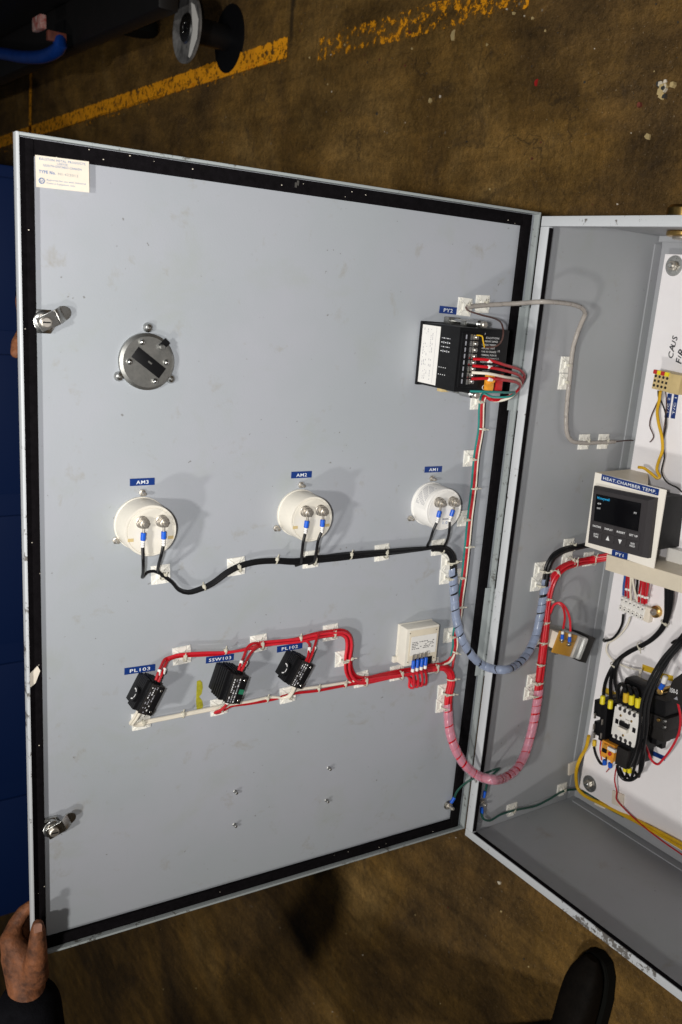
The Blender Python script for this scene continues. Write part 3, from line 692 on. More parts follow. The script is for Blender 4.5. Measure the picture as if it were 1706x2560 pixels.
# black harness
h=.0115
main=[(404,1437,h),(430,1455,h),(447,1474,h),(470,1481,h),(497,1474,h),(530,1459,h),(570,1430,h),(600,1415,h),(640,1405,h),(690,1402,h),(735,1404,h),(800,1398,h),(900,1388,h),(1000,1379,h),(1060,1373,h+.001),(1100,1369,.014),(1120,1375,.015),(1131,1392,.015),(1133,1415,.015)]
tubeb=[(1133,1415,.015),(1134,1450,.015),(1137,1500,.018),(1142,1550,.024),(1157,1600,.034),(1182,1641,.042),(1216,1667,.048),('W',1256,1675,.058),('W',1291,1663,.046),('W',1319,1634,.032),('W',1340,1590,.022),('W',1351,1540,.017),('W',1361,1480,.0155),('W',1367,1447,.0155)]
endb=[('W',1367,1447,.0155),('W',1370,1420,.0155),('W',1381,1396,.0155),('W',1405,1379,.0155),('W',1450,1368,.0155),('W',1490,1362,.02),('W',1560,1362,.05)]
H,o=harness('black wire harness joining the three meters, wrapped bluish where it crosses the hinge',main[0])
pm=spline(pth(main)); full=spline(pth(main+tubeb[1:]+endb[1:]))
i2=min(range(len(full)),key=lambda i:(full[i]-P('D',770,1402,h)).length); i1=min(range(len(full)),key=lambda i:(full[i]-P('D',1080,1371,h)).length)
for i,(st_) in enumerate((0,0,i2,i2,i1,i1)):
    k=6; pts=full[st_:]
    rad=[]
    oo=wob(offs(full,k,i,.0036,6),i)[st_:]
    if st_==0:
        # the first two lie side by side before the others join
        oa=offs(full,2,i,.0022,6); ob=offs(full,k,i*3,.0038,6); oo=[a.lerp(b,min(1,max(0,(j-i2)/20+.5))) for j,(a,b) in enumerate(zip(oa,ob))]
    strand('wire',H,o,oo,.0024,'blkw',8)
    if st_==0: pass
strand('wire',H,o,full,.0026,'blkw',8)
spiral(H,o,spline(pth(tubeb)),.0072,.0150,'wrapb',.95)
spiral(H,o,spline(pth([('W',1367,1470,.0155),('W',1368,1440,.0155)])),.0073,.0150,'wrapb',.95)
ties(H,o,[((510,1469,h),(530,1459,h),.0042),((690,1402,h),(720,1403,h),.0045),((876,1390,h),(900,1388,h),.005),((1132,1405,.015),(1133,1420,.015),.0073),(('W',1369,1428,.0155),('W',1369,1440,.0155),.0072)],.006)
# red harness
h=.0115
rtop=[(418,1646,h),(438,1639,h),(510,1633,h),(563,1629,h),(622,1619,h),(657,1611,h),(700,1605,h),(745,1599,h),(793,1588,h),(834,1582,h),(857,1581,h),(870,1591,h),(874,1613,h),(871,1645,h),(873,1677,h),(886,1698,h),(911,1702,h),(959,1694,h),(997,1686,h),(1039,1677,h),(1080,1669,h),(1108,1667,h),(1126,1680,h),(1129,1706,.013),(1124,1731,.0145),(1121,1752,.015)]
rtube=[(1121,1752,.015),(1121,1790,.016),(1126,1832,.022),(1141,1877,.032),(1163,1912,.042),(1192,1937,.050),('W',1227,1949,.066),('W',1261,1945,.054),('W',1291,1924,.042),('W',1312,1888,.030),('W',1327,1840,.022),('W',1338,1790,.017),('W',1346,1740,.0155),('W',1349,1713,.0155)]
rend=[('W',1349,1713,.0155),('W',1357,1640,.0155),('W',1364,1560,.0155),('W',1370,1500,.0155),('W',1378,1460,.0155),('W',1391,1435,.0155),('W',1411,1418,.0155),('W',1440,1407,.0155),('W',1480,1399,.018),('W',1535,1390,.045)]
H,o=harness('thick red wire harness zigzagging below the meters, wrapped pink where it crosses the hinge',rtop[0])
full=spline(pth(rtop+rtube[1:]+rend[1:]))
def near(full,*c): 
    q=P(*(c if isinstance(c[0],str) else ('D',*c))); return min(range(len(full)),key=lambda i:(full[i]-q).length)
iA=near(full,650,1613,h); iB=near(full,795,1588,h); iC=near(full,900,1701,h); iD=near(full,1120,1672,h)
for i,st_ in enumerate((0,0,iA,iA,iB,iB,iC,iD,iD)):
    if st_==0 or st_==iA: 
        oa=offs(full,4,i,.0024+.0,5); ob=offs(full,8,i*2,.0050,5); jj=iB
    else: oa=offs(full,8,i*2+1,.0042,5); ob=offs(full,8,i*2+1,.0052,5); jj=iC
    oo=[a.lerp(b,min(1,max(0,(j-jj)/25+.5))) for j,(a,b) in enumerate(zip(oa,ob))]
    oo=wob(oo,i+9)[st_:]
    strand('wire',H,o,oo,.0021,'red' if i%3 else 'red2',8)
spiral(H,o,spline(pth(rtube)),.0084,.0150,'wrapr',.95)
ties(H,o,[((563,1629,h),(590,1624,h),.0040),((750,1598,h),(780,1591,h),.0047),((871,1647,h),(872,1660,h),.0060),((1128,1697,.013),(1127,1712,.013),.0078),((1123,1734,.0145),(1121,1750,.015),.0080),
 (('W',1350,1705,.0155),('W',1351,1690,.0155),.0082),(('W',1353,1660,.0155),('W',1355,1645,.0155),.0082),(('W',1360,1605,.0155),('W',1361,1590,.0155),.0082),(('W',1366,1554,.0155),('W',1367,1540,.0155),.0082),(('W',1371,1496,.0155),('W',1373,1485,.0155),.0082),(('W',1393,1434,.0155),('W',1400,1427,.0155),.008),(('W',1437,1408,.0155),('W',1450,1405,.0155),.008),(('W',1486,1398,.019),('W',1496,1397,.022),.008)],.006)
def lead(parent,o,spec,m='red',r=.0021,mark=None,name='wire'):
    pts=spline(pth(spec),.003); strand(name,parent,o,pts,r,m,8)
    if mark:
        a=P('D',*mark[0])-o; b=P('D',*mark[1])-o; d=(b-a).normalized(); q=(a+b)/2
        MB().cyl(q-d*.0042,q+d*.0042,r*1.28,'white',12).build('wire_marker',parent)
# leads to the contact blocks
lead(H,o,[(390,1701,.036),(397,1680,.032),(404,1664,.022),(413,1648,.013),(436,1640,h)],mark=((396,1687,.033),(399,1676,.031)))
lead(H,o,[(396,1705,.036),(406,1682,.032),(414,1663,.022),(422,1650,.013),(445,1641,h)],mark=((408,1684,.032),(412,1672,.028)))
lead(H,o,[(597,1676,.044),(602,1660,.040),(609,1645,.028),(620,1618,.016),(632,1609,.014),(660,1610,h)],mark=((601,1664,.040),(604,1654,.038)))
lead(H,o,[(603,1678,.044),(613,1660,.040),(622,1642,.028),(637,1623,.017),(660,1610,h)],mark=((611,1665,.040),(617,1654,.036)))
lead(H,o,[(764,1656,.043),(771,1640,.038),(773,1624,.032),(774,1610,.022),(765,1602,.014),(740,1600,h)],mark=((773,1630,.034),(774,1621,.031)))
lead(H,o,[(770,1659,.043),(778,1642,.038),(785,1622,.032),(791,1602,.022),(796,1585,.016),(812,1583,.014),(835,1582,h)],mark=((782,1629,.033),(788,1618,.030)))
# four loops into the cream relay
for i,(tx_,ty_) in enumerate(((1034,1660),(1044.5,1657.5),(1055,1655),(1065,1652))):
    t0=(tx_,ty_,.030); bx=tx_+2
    lead(H,o,[(tx_-1,ty_+24,.030),(bx,ty_+46,.026),(bx-3,ty_+60,.018),(bx-12,ty_+58,.010),(1024+i*2,1697,.008),(1012,1684,h)],'red2' if i<3 else 'red')
# white and red lower wires
H2,o2=harness('pair of white wires with one red running under the three contact blocks',(367,1804,.009)); hh=.0095
lead(H2,o2,[(346,1776,.036),(334,1797,.022),(327,1810,.010),(345,1810,.009),(367,1803,hh),(433,1790,hh),(497,1777,hh),(548,1767,hh),(624,1754,hh),(681,1743,hh),(706,1745,.011),(720,1741,.016),(731,1727,.026),(735,1712,.036)],'wwire',.0022)
lead(H2,o2,[(352,1779,.036),(341,1798,.024),(333,1812,.012),(350,1814,.010),(370,1807,hh),(433,1794,hh),(497,1781,hh),(548,1771,hh),(600,1761,.008)],'wwire',.0022)
lead(H2,o2,[(739,1716,.036),(733,1730,.026),(722,1745,.016),(725,1734,.011),(745,1725,hh),(799,1717,hh),(857,1708,hh),(885,1703,hh)],'wwire',.0022)
lead(H2,o2,[(572,1750,.040),(566,1762,.034),(553,1775,.022),(538,1782,.012),(545,1782,.009),(560,1775,.009),(576,1766,hh),(624,1759,hh),(681,1749,hh),(736,1734,hh),(793,1727,hh),(857,1715,hh),(893,1709,hh)],'red',.0023,mark=((568,1758,.037),(572,1750,.040)))
ties(H2,o2,[((457,1787,hh),(480,1782,hh)),((667,1749,hh),(690,1746,hh)),((795,1724,hh),(815,1720,hh)),((862,1713,hh),(880,1709,hh))],.0045)
# green red white run
H3,o3=harness('slim run of green, red and white wires dropping straight from PY2 past the AM1 meter',(1204,1006,.010)); hh=.0105
run=[(1213,985),(1205,1006),(1202,1072),(1191,1140),(1184,1222),(1175,1293),(1168,1367),(1160,1441),(1152,1497),(1148,1540),(1140,1575),(1138,1593),(1138,1616),(1133,1633)]
def sh_(dx): return [(x+dx,y,hh) for x,y in run]
T0=[(1183,890,.104),(1230,897,.115)]
lead(H3,o3,[(1176,978,.104),(1215,979,.112),(1262,981,.105),(1288,982,.075),(1270,992,.045),(1230,992,.022),(1208,984,hh)]+sh_(-5)[1:-1]+[(1128,1640,hh),(1124,1655,.009),(1118,1668,.008)],'teal',.0017)
lead(H3,o3,[(1183,897,.104),(1222,900,.114),(1262,912,.110),(1302,926,.085),(1310,948,.055),(1285,985,.035),(1240,996,.02),(1212,988,hh)]+sh_(-1)[1:-1]+[(1131,1636,hh),(1122,1650,hh),(1105,1659,hh),(1085,1666,hh)],'red',.0021,mark=((1222,902,.114),(1229,903,.113)))
lead(H3,o3,[(1182,914,.104),(1222,918,.114),(1262,926,.110),(1300,940,.085),(1305,960,.055),(1280,990,.035),(1238,1000,.02),(1213,990,hh)]+sh_(1.5)[1:-1]+[(1134,1655,hh),(1130,1675,hh)],'red',.0021,mark=((1221,917,.114),(1229,918,.113)))
lead(H3,o3,[(1180,931,.104),(1222,934,.115),(1262,942,.110),(1296,950,.085),(1300,968,.055),(1275,994,.035),(1236,1002,.02),(1216,990,hh)]+sh_(5)[1:-1]+[(1136,1637,hh),(1126,1654,.012),(1108,1662,.012),(1085,1670,hh)],'wwire',.0021)
lead(H3,o3,[(1179,947,.104),(1222,946,.114),(1262,950,.110),(1296,958,.085),(1298,972,.055),(1270,996,.030),(1230,1000,.02),(1216,992,.006)],'red',.0021,mark=((1222,948,.115),(1230,949,.114)))
lead(H3,o3,[(x+8,y,.007) for x,y in run[1:10]],'blkw',.0015)
ties(H3,o3,[((1203,1072,hh),(1201,1085,hh)),((1184,1221,hh),(1183,1235,hh)),((1168,1367,hh),(1167,1380,hh)),((1149,1518,hh),(1148,1530,hh)),((1136,1630,hh),(1132,1640,hh))],.0048)
# thermocouple sleeve
H4,o4=harness('pale braided thermocouple sleeve looping from the door into the cabinet','W W'.split() and (1180,766,.009),'cable'); H4.name='thermocouple_cable'
sl=[(1168,767,.010),(1209,763,.010),(1260,760,.018),(1300,758,.030),('W',1357,754,.045),('W',1408,757,.046),('W',1440,763,.043),('W',1459,773,.038),('W',1463,786,.032),('W',1456,803,.026),('W',1444,833,.016),('W',1433,872,.011),('W',1425,944,.0095),('W',1419,1000,.0095),('W',1416,1050,.0095),('W',1419,1086,.0095),('W',1430,1102,.0095),('W',1452,1107,.0095),('W',1500,1106,.0095),('W',1538,1104,.0095)]
strand('sleeve',H4,o4,spline(pth(sl)),.0033,'fibre',10)
spiral(H4,o4,spline(pth(sl)),.0035,.0125,wrapmat('pale wrap',(.46,.42,.38),.7),.93)
strand('wire',H4,o4,spline(pth([('W',1536,1104,.0095),('W',1576,1101,.008),('W',1606,1103,.006),('K',1630,1101,.03),('B',1635,1092,.006),('B',1625,1064,.006),('B',1628,1043,.008),('B',1640,1015,.012),('B',1650,995,.02)])),.0011,'brown',6)
strand('wire',H4,o4,spline(pth([(1165,766,.010),(1168,774,.012),(1200,786,.03),(1240,797,.07),(1256,812,.10),(1259,835,.11),(1252,857,.112),(1236,867,.11),(1212,868,.104)])),.0012,'brown',6)
strand('wire',H4,o4,spline(pth([(1212,868,.104),(1208,850,.108),(1206,840,.108),(1192,838,.105)])),.0010,'ywire',6)
# earth wires
H5,o5=harness('green earth wire bridging from the door bolt to the cabinet side',(1138,1992,.01),'earth wire'); H5.name='earth_wire'
strand('wire',H5,o5,spline(pth([(1136,1996,.006),(1144,1978,.014),(1163,1959,.024),(1192,1943,.036),('W',1233,1926,.045),('W',1250,1921,.040),('W',1240,1930,.03),('W',1222,1948,.018),('W',1216,1970,.008),('W',1213,1984,.006)])),.0019,'dgreen',8)
e=MB(); a=P('D',1137,1994,.006)-o5; b=P('D',1128,2008,.006)-o5; e.cyl(a,b,.0032,'blue',10); e.build('crimp_sleeve',H5); e=MB(); a=P('W',1213,1978,.007)-o5; b=P('W',1210,1994,.006)-o5; e.cyl(a,b,.0032,'blue',10); e.build('crimp_sleeve',H5)
H6,o6=harness('dark green earth wire held along the foot of the cabinet side by two mounts',('W',1205,2032,.01),'earth wire'); H6.name='earth_wire'
strand('wire',H6,o6,spline(pth([('W',1204,2032,.007),('W',1208,2046,.008),('W',1225,2052,.008),('W',1250,2038,.008),('W',1283,2027,.009),('W',1340,2015,.008),('W',1373,1999,.008),('W',1410,1978,.009),('W',1445,1973,.012)])),.0020,'dgreen',8)
e=MB(); e.cyl(P('W',1205,2034,.006)-o6,P('W',1205,2019,.006)-o6,.0034,'blue',10); e.build('crimp_sleeve',H6)
def bolt(pl,px,py,label,s=1):
    t=empty('earth_bolt',frame(pl,px,py,.004),label,'bolt'); MB().lathe([(.0085*s,0),(.0085*s,.0015)],'dull',20).build('washer',t); MB().hexn((0,0,.0015),.0068*s,.005*s,'nickel').build('nut',t); MB().lathe([(.0034*s,.006*s),(.0034*s,.016*s),(.0026*s,.0172*s)],'nickel',14).build('stud',t)
bolt('D',1123,2015,'zinc stud and nut on the door holding the green earth wire'); bolt('W',1207,2008,'small stud and nut on the cabinet side between the two green earth wires',.8)
# ------------------------------------------------------------------ contact blocks PL103 SSW103 PL102
def cblock(px,py,H_,L,W,ang,label,led=None,knob=True,lit=None):
    M=frame('D',px,py,H_,math.radians(ang)); t=empty('contact_block',M,label,'contact block','black contact blocks behind the door pilot devices')
    b=MB(); b.box((0,0,H_*.5),(W*.92,L*.94,H_),'blk',.0012)
    b.box((.002,0,.006),(W*1.35,L*.9,.012),'blk',.0015)
    b.build('body',t)
    r=MB()
    for i in range(5):
        z=.014+i*(H_-.022)/4.6; r.box((-W*.50,0,z),(W*.20,L*1.02,.0034),'blk',.0006)
    for s in (-1,1):
        for i in range(4): r.box((-W*.25+i*W*.17,s*L*.49,H_*.45),(W*.08,.004,H_*.75),'blk',.0006)
    r.build('ribs',t)
    if knob:
        k=MB(); Mk=Matrix.Translation((-W*.56-.0004,-.004,H_*.55))@Matrix.Rotation(math.pi/2,4,'Y'); 
        n=18; vs=[];fs=[]
        for i in range(n): 
            a=math.radians(200*i/(n-1)+70)
            for rr in (.0062,.0078): vs.append((rr*math.cos(a),rr*math.sin(a),-.0008))
        for i in range(n-1):
            if i in (6,7,12): continue
            fs.append((2*i,2*i+1,2*i+3,2*i+2))
        k.lathe([(.0105,-.0045),(.0105,.0),(.009,.0004)],'blk',24,Mk); k.add(vs,fs,'prnt',Mk@Matrix.Translation((0,0,-.0042))); k.build('rotary_cam',t)
    c=MB().box((-W*.16,0,H_+.0012),(W*.52,L*.98,.0026),'dkgrey2',.0005)
    A=Matrix.Translation((-W*.16,0,0))@Matrix.Rotation(math.pi/2,4,'Z')
    for row,(tt,ww) in enumerate((('AC 600 V 10 A',.72),('CONTACT BLOCK',.8),('NEMA A600 P600',.62))):
        pass
    rnd=random.Random(int(px))
    for row in range(3):
        y=-L*.44
        while y<L*.42:
            l=rnd.uniform(.0008,.0030); c.box((-W*.16+(row-1)*W*.15,y+l/2,H_+.00262),(W*.055,l,.0002),'prnt' if rnd.random()<.35 else 'gprnt') if rnd.random()<.7 else None; y+=l+rnd.uniform(.0006,.0016)
    c.build('rating_plate',t)
    s=MB().box((W*.30,0,H_+.0004),(W*.34,L*.96,.0012),'blk',.0004)
    for yy in (.36,-.36): s.cyl((W*.30,L*yy,H_),(W*.30,L*yy,H_+.0022),.0018,'chrome',10)
    if led: s.box((W*.30,-.002,H_+.0014),(W*.26,.007,.0012),led)
    s.build('terminal_side',t)
    return t
cblock(378,1750,.042,.044,.023,-27,'black contact block under PL103 at the left end of the row')
cblock(591,1724,.050,.043,.027,-17,'black ribbed contact block with green window under SSW103','green',False)
cblock(754,1687,.043,.042,.025,-28,'black contact block under PL102 at the right end of the row')
# ------------------------------------------------------------------ cream relay
RH=.026
M,w,hh_=lrect('D',[(1018,1575),(1100,1560),(1092,1654),(1011.5,1667)],RH)
t=empty('plug_relay',M,'cream square relay box with printed wiring diagram and four blue terminals','relay')
b=MB(); b.box((0,0,RH/2),(w,hh_,RH),'cream',.0025); b.box((0,0,.002),(w*1.03,hh_*1.02,.004),'cream',.001); b.box((-w*.55,-hh_*.42,.003),(.008,.010,.006),'cream',.001)
b.build('case',t)
c=MB(); c.box((.002,.0,RH+.0002),(w*.88,hh_*.88,.0008),'khaki' if 0 else 'beige',.0003); c.box((.002,.002,RH+.0008),(w*.78,hh_*.50,.0006),'white')
rnd=random.Random(3)
for j in range(5):
    x=-w*.32
    while x<w*.34:
        l=rnd.uniform(.0015,.004)
        if rnd.random()<.62: c.box((x+l/2,.008-j*.0028,RH+.0012),(l,.0011,.0002),'kprnt')
        x+=l+.0012
for (x,y,l,v) in ((-.2,-.20,.10,0),(-.15,-.24,.0,.07),(-.02,-.19,.12,0),(.04,-.24,.0,.07),(.2,-.17,.10,0),(.25,-.22,.0,.08),(.15,-.22,.0,.08)):
    c.box((x*w,y*hh_,RH+.0012),(max(l*w,.0005),max(v*hh_,.0005),.0002),'kprnt')
for sx in (-.40,.40):
    for sy in (-.38,.38): c.cyl((sx*w,sy*hh_,RH),(sx*w,sy*hh_,RH+.0009),.0010,'kprnt',8)
c.build('cover_plate',t)
s=MB().box((.002,-hh_*.42,RH+.0008),(w*.60,.013,.0016),'blk'); s.build('terminal_bay',t)
inv=M.inverted()
for tx_,ty_ in ((1034,1660),(1044.5,1657.5),(1055,1655),(1065,1652)):
    q=inv@P('D',tx_,ty_,.030); l=MB(); l.box((q.x,q.y+.010,RH+.003),(.0045,.010,.0012),'nickel',.0003); l.cyl((q.x,q.y+.006,.0300),(q.x,q.y-.008,.0300),.0031,'blue',12); l.cyl((q.x,q.y-.0082,.0300),(q.x,q.y-.014,.0298),.0029,'white',12); l.build('crimp_terminal',t)
# ------------------------------------------------------------------ PY2 instrument
IH=.095
o_,n_,ex_,ey_=PL['D']
cc=(P('D',1151,818,IH)+P('D',1136,979,IH))/2; 
M=Matrix((ex_,ey_,n_)).transposed().to_4x4(); S=.089; M.translation=cc+ex_*(S/2)-n_*IH
t=empty('process_instrument',M,'black square panel instrument with terminal screws next to the PY2 label','instrument')
MB().box((0,0,IH/2),(S,S,IH),'blk',.0012).box((0,0,.003),(S+.003,S+.003,.006),'blk',.001).build('case',t)
# side sticker and side print, left side (x=-S/2)
def side(x,y,z): return Vector((-S/2-.0003,y,z))
s=MB().box((-S/2-.0002,0,.027),(.0004,S*.93,.046),'white')
rnd=random.Random(5)
for j in range(6):
    y=-S*.40
    while y<S*.40:
        l=rnd.uniform(.001,.004)
        if rnd.random()<.45: s.box((-S/2-.0005,y+l/2,.012+j*.0042),(.0002,l,.0009),'gprnt')
        y+=l+.0009
s.box((-S/2-.0005,0,.041),(.0002,S*.88,.0003),'gprnt'); s.build('side_sticker',t)
s=MB()
for j in range(5):
    y=-S*.43; 
    for k in range(4): s.box((-S/2-.0003,S*.30-k*.006,.056+j*.0045),(.0002,.0012+.002*((j*k)%2),.0026),'prnt' if (j+k)%2 else 'gprnt')
for j in range(4):
    for k in range(2): s.box((-S/2-.0003,-S*.16-k*.010,.055+j*.005),(.0002,.0012,.0014),'prnt')
s.build('side_print',t)
# rear face: terminal strip on its left part
s=MB(); s.box((-S*.27,0,IH+.002),(S*.40,S*.84,.004),'blk',.0008)
for k in range(8):
    y=S*.36-k*S*.098
    s.box((-S*.27,y+S*.05,IH+.0052),(S*.36,.0012,.003),'blk')
    s.box((-S*.215,y,IH+.0044),(.0090,.0065,.0012),'nickel',.0003); s.box((-S*.30,y,IH+.0044),(.0030,.0085,.001),'chrome'); s.box((-S*.25,y,IH+.0046),(.0012,.0080,.001),'chrome'); s.cyl((-S*.20,y,IH+.0045),(-S*.20,y,IH+.0070),.0028,'chrome',10)
    s.box((-S*.40,y,IH+.0044),(.0016,.0060,.0008),'gprnt')
s.build('terminal_strip',t)
s=MB()
for j,(tt,w_) in enumerate((('CAUTION',.024),('TO PREVENT DAMAGE',.028),('CONSULT MANUAL',.026),('BEFORE THAT',.024),('THE IN CHASSIS',.027),('TERMINAL PUSH IN',.028),('TO CHASSIS CORRECT',.028),('POSITION',.018))):
    s.text(tt,'prnt',Matrix.Translation((S*.12+(w_-.028)/2 if j else S*.16,S*.36-j*.0048,0)),w=w_,h=.0026,th=IH+.0003)
for j,(tt,x,y) in enumerate((('9',.33,.30),('10',.32,.16),('11',.31,.04),('1',.0,.42),('2',.16,0),('3',.24,0))): s.text(tt,'prnt',Matrix.Translation((S*x,S*y,0)),h=.003,th=IH+.0003)
s.text('INSTRUMENT GND','gprnt',Matrix.Translation((S*.20,-S*.07,0)),w=.026,h=.002,th=IH+.0003); s.text('100/240V','gprnt',Matrix.Translation((S*.10,-S*.16,0)),w=.013,h=.0025,th=IH+.0003)
s.ring((S*.10,-S*.42,IH+.0003),(0,0,1),.0032,.0005,'prnt')
s.build('rear_print',t)
s=MB().box((S*.16,-S*.33,IH+.004),(.013,.024,.008),'orange',.002).cyl((S*.16,-S*.28,IH+.006),(S*.16,-S*.28,IH+.012),.006,'orange',12); s.build('orange_cap',t)
s=MB().box((S*.38,-S*.33,IH+.002),(.012,.024,.004),'redtag',.001); s.build('red_cap',t)
for sy in (1,-1):
    s=MB(); yy=sy*(S/2+.005)
    s.cyl((0,yy,.010),(0,yy,.085),.0036,'chrome',12); s.cyl((0,yy,.055),(0,yy,.082),.0055,'chrome',14); s.box((0,yy-sy*.001,.050),(.014,.007,.010),'dull',.001); s.cyl((-.0,yy,.086),(0,yy,.094),.0048,'nickel',12); s.box((0,yy,.014),(.020,.010,.012),'khaki' if sy<0 else 'dull',.001)
    s.build('clamp_screw',t)
# ------------------------------------------------------------------ transformer on the side wall
TH=.030
M,w,hh_=lrect('W',[(1391,1577),(1447,1591),(1442,1644),(1386,1629)],.036)
t=empty('control_transformer',M,'small open frame transformer with tan terminal board on the cabinet side','transformer')
MB().box((w*.18,0,.0015),(w*1.5,hh_*1.15,.003),'dull',.0006).build('base_plate',t)
MB().box((-.11*w,0,.0375),(w*.78,hh_,.003),'tan',.0005).box((-.11*w,.2*hh_,.040),(w*.7,.001,.001),'brass').build('terminal_board',t)
MB().box((0,0,.018),(w*.7,hh_*.75,.036),'paper',.004).build('coil',t)
s=MB()
for k in range(14): s.box((w*.88,0,.003+k*.0027),(w*.34,hh_*1.2,.0024),'dkgrey2',.0002)
s.build('laminated_core',t)
MB().box((w*.36,0,.022),(w*.12,hh_*1.05,.044),'silver',.004).box((w*.50,0,.020),(w*.20,hh_*.98,.040),'silver',.003).box((w*.64,0,.022),(w*.12,hh_*1.05,.044),'silver',.004).build('clamp_frame',t)
inv=M.inverted()
for (a,b) in (((1407,1586),(1406,1600)),((1425,1592),(1424,1611))):
    p=inv@P('W',*a,.043); q=inv@P('W',*b,.043); l=MB(); d=(q-p).normalized(); l.cyl(p,p+d*.010,.0031,'blue',10); l.cyl(p-d*.006,p-d*.0005,.0028,'white',10); l.cyl(p+d*.010,p+d*.016,.0017,'nickel',8); l.lathe([(.0042,.040),(.0042,.043),(.0030,.045)],'chrome',14,Matrix.Translation((q.x,q.y,0))); l.build('crimp_terminal',t)
for px,py in ((1393,1632),): 
    q=inv@P('W',px,py,.006); MB().hexn((q.x,q.y,.003),.005,.004,'chrome').build('screw',t)
H7,o7=harness('two thin red leads arching from the red harness onto the transformer',('W',1385,1530,.02),'wires'); H7.name='transformer_leads'
lead(H7,o7,[('W',1376,1535,.017),('W',1382,1516,.022),('W',1393,1508,.030),('W',1406,1515,.038),('W',1413,1540,.043),('W',1409,1572,.044)],'red',.0021)
lead(H7,o7,[('W',1377,1532,.020),('W',1386,1512,.026),('W',1400,1507,.034),('W',1414,1518,.040),('W',1425,1545,.044),('W',1427,1578,.044)],'red2',.0021)
# ------------------------------------------------------------------ controller on the beige bracket
CZ=.118    # height of the bracket plate over the back wall
M,w,hh_=lrect('K',[(1489,1179),(1665,1226),(1637,1421),(1463,1366)],CZ)
t=empty('controller_bracket',M,'beige sheet steel bracket carrying the heat chamber temperature controller','bracket')
MB().box((0,0,CZ-.001),(w,hh_,.003),'beige2',.001).build('face_plate',t)
Mg=M.inverted(); yo=M.to_3x3()@Vector((0,1,0)); po_=M@Vector((0,hh_/2,0))
ga=Mg@hit(1600,1171,po_,yo); gb=Mg@hit(1628,1171,po_,yo); gn=Mg@hit(1629,1212,po_,yo)
gx=[(-w/2,CZ-.002),(min(gn.x,w*.45),CZ-.002),(max(gb.x,ga.x+.02),ga.z),(ga.x,ga.z)]
MB().add([(x,y,z) for y in (hh_/2-.0012,hh_/2) for x,z in gx],[(0,1,2,3),(7,6,5,4),(0,4,5,1),(1,5,6,2),(2,6,7,3),(3,7,4,0)],'beige').build('side_gusset',t,smooth=False)
# cross bar under the plate
MQ,wb,hb=lrect('K',[(1518,1383),(1706,1426),(1706,1495),(1512,1424)],CZ-.012)
t2=empty('cross_bar',MQ,'beige steel bar running below the temperature controller plate','bar')
Mi=MQ.inverted(); 
a_=Mi@P('K',1518,1386,CZ-.012); b_=Mi@P('K',1512,1424,CZ-.012)
MB().box((a_.x+.16,(a_.y+b_.y)/2,CZ-.0135),(.32,abs(a_.y-b_.y),.003),'beige',.0008).build('bar_face',t2)
MB().box((a_.x+.16,a_.y-.0012,(CZ-.015)/2+.010),(.32,.0024,CZ-.037),'beige',.0004).build('bar_web',t2)
MC,wc,hc=lrect('K',[(1492,1213),(1645,1246),(1624,1394),(1475,1356)],CZ+.004)
S=.098
t3=empty('temperature_controller',MC,'dark grey square temperature controller with black display and arrow buttons','controller')
z0=CZ+.0006; z1=z0+.016
b=MB(); e=wc/2; k=e*.90; f_y=hc/wc
vs=[(x,y*f_y,z) for x,y,z in [(-e,-e,z0),(e,-e,z0),(e,e,z0),(-e,e,z0),(-e,-e,z1-.008),(e,-e,z1-.008),(e,e,z1-.008),(-e,e,z1-.008),(-k,-e*.97,z1),(k,-e*.97,z1),(k,k,z1),(-k,k,z1)]]
b.add(vs,[(0,1,5,4),(1,2,6,5),(2,3,7,6),(3,0,4,7),(4,5,9,8),(5,6,10,9),(6,7,11,10),(7,4,8,11),(8,9,10,11)],'dkgrey'); b.build('bezel',t3,ang=15)
g=MB().box((-e*.04,e*.32,z1+.0006),(e*1.52,e*.98,.0012),'glass',.0003)
g.text('Honeywell','cyan',Matrix.Translation((-e*.53,e*.68,0)),w=e*.42,h=e*.12,th=z1+.0014,bold=.02)
g.text('ALM','prnt',Matrix.Translation((-e*.66,e*.49,0)),w=e*.12,h=e*.06,th=z1+.0014,bold=.02); g.text('OUT','prnt',Matrix.Translation((-e*.66,e*.32,0)),w=e*.12,h=e*.06,th=z1+.0014,bold=.02); g.text('PV','prnt',Matrix.Translation((e*.58,e*.44,0)),w=e*.09,h=e*.07,th=z1+.0014,bold=.02)
g.build('display_window',t3).scale=(.97,f_y*.95,1)
for r_ in range(2):
    for c_ in range(4):
        x=-e*.66+c_*e*.42; y=-e*.34-r_*e*.32
        kx=MB().box((x,y,z1+.0005),(e*.39,e*.28,.0012),'dkgrey',.0004)
        lab=[['FUNCTION','DISPLAY','RESET','SET UP'],['AUTO\nTUNE','^','v','RUN\nHOLD']][r_][c_]
        if lab=='^': kx.prism([(x-e*.06,y-e*.07),(x+e*.06,y-e*.07),(x,y+e*.09)],z1+.0009,z1+.0015,'prnt')
        elif lab=='v': kx.prism([(x,y-e*.09),(x+e*.06,y+e*.07),(x-e*.06,y+e*.07)],z1+.0009,z1+.0015,'prnt')
        else:
            kx.text(lab,'prnt',Matrix.Translation((x,y,0)),w=e*(.28 if r_==0 else .17),h=e*(.07 if r_==0 else .15),th=z1+.0014,bold=.03)
        kx.build('button',t3).scale=(.97,f_y*.97,1)
MB().box((0,0,CZ-.055),(.088,.088,.105),'blk',.001).build('rear_case',t3)
Mx=MC.inverted()
q=Mx@P('K',1668,1300,.085); MB().box((.047,0,CZ-.030),(.004,.080,.006),'white',.0004).build('clamp_collar',t3)
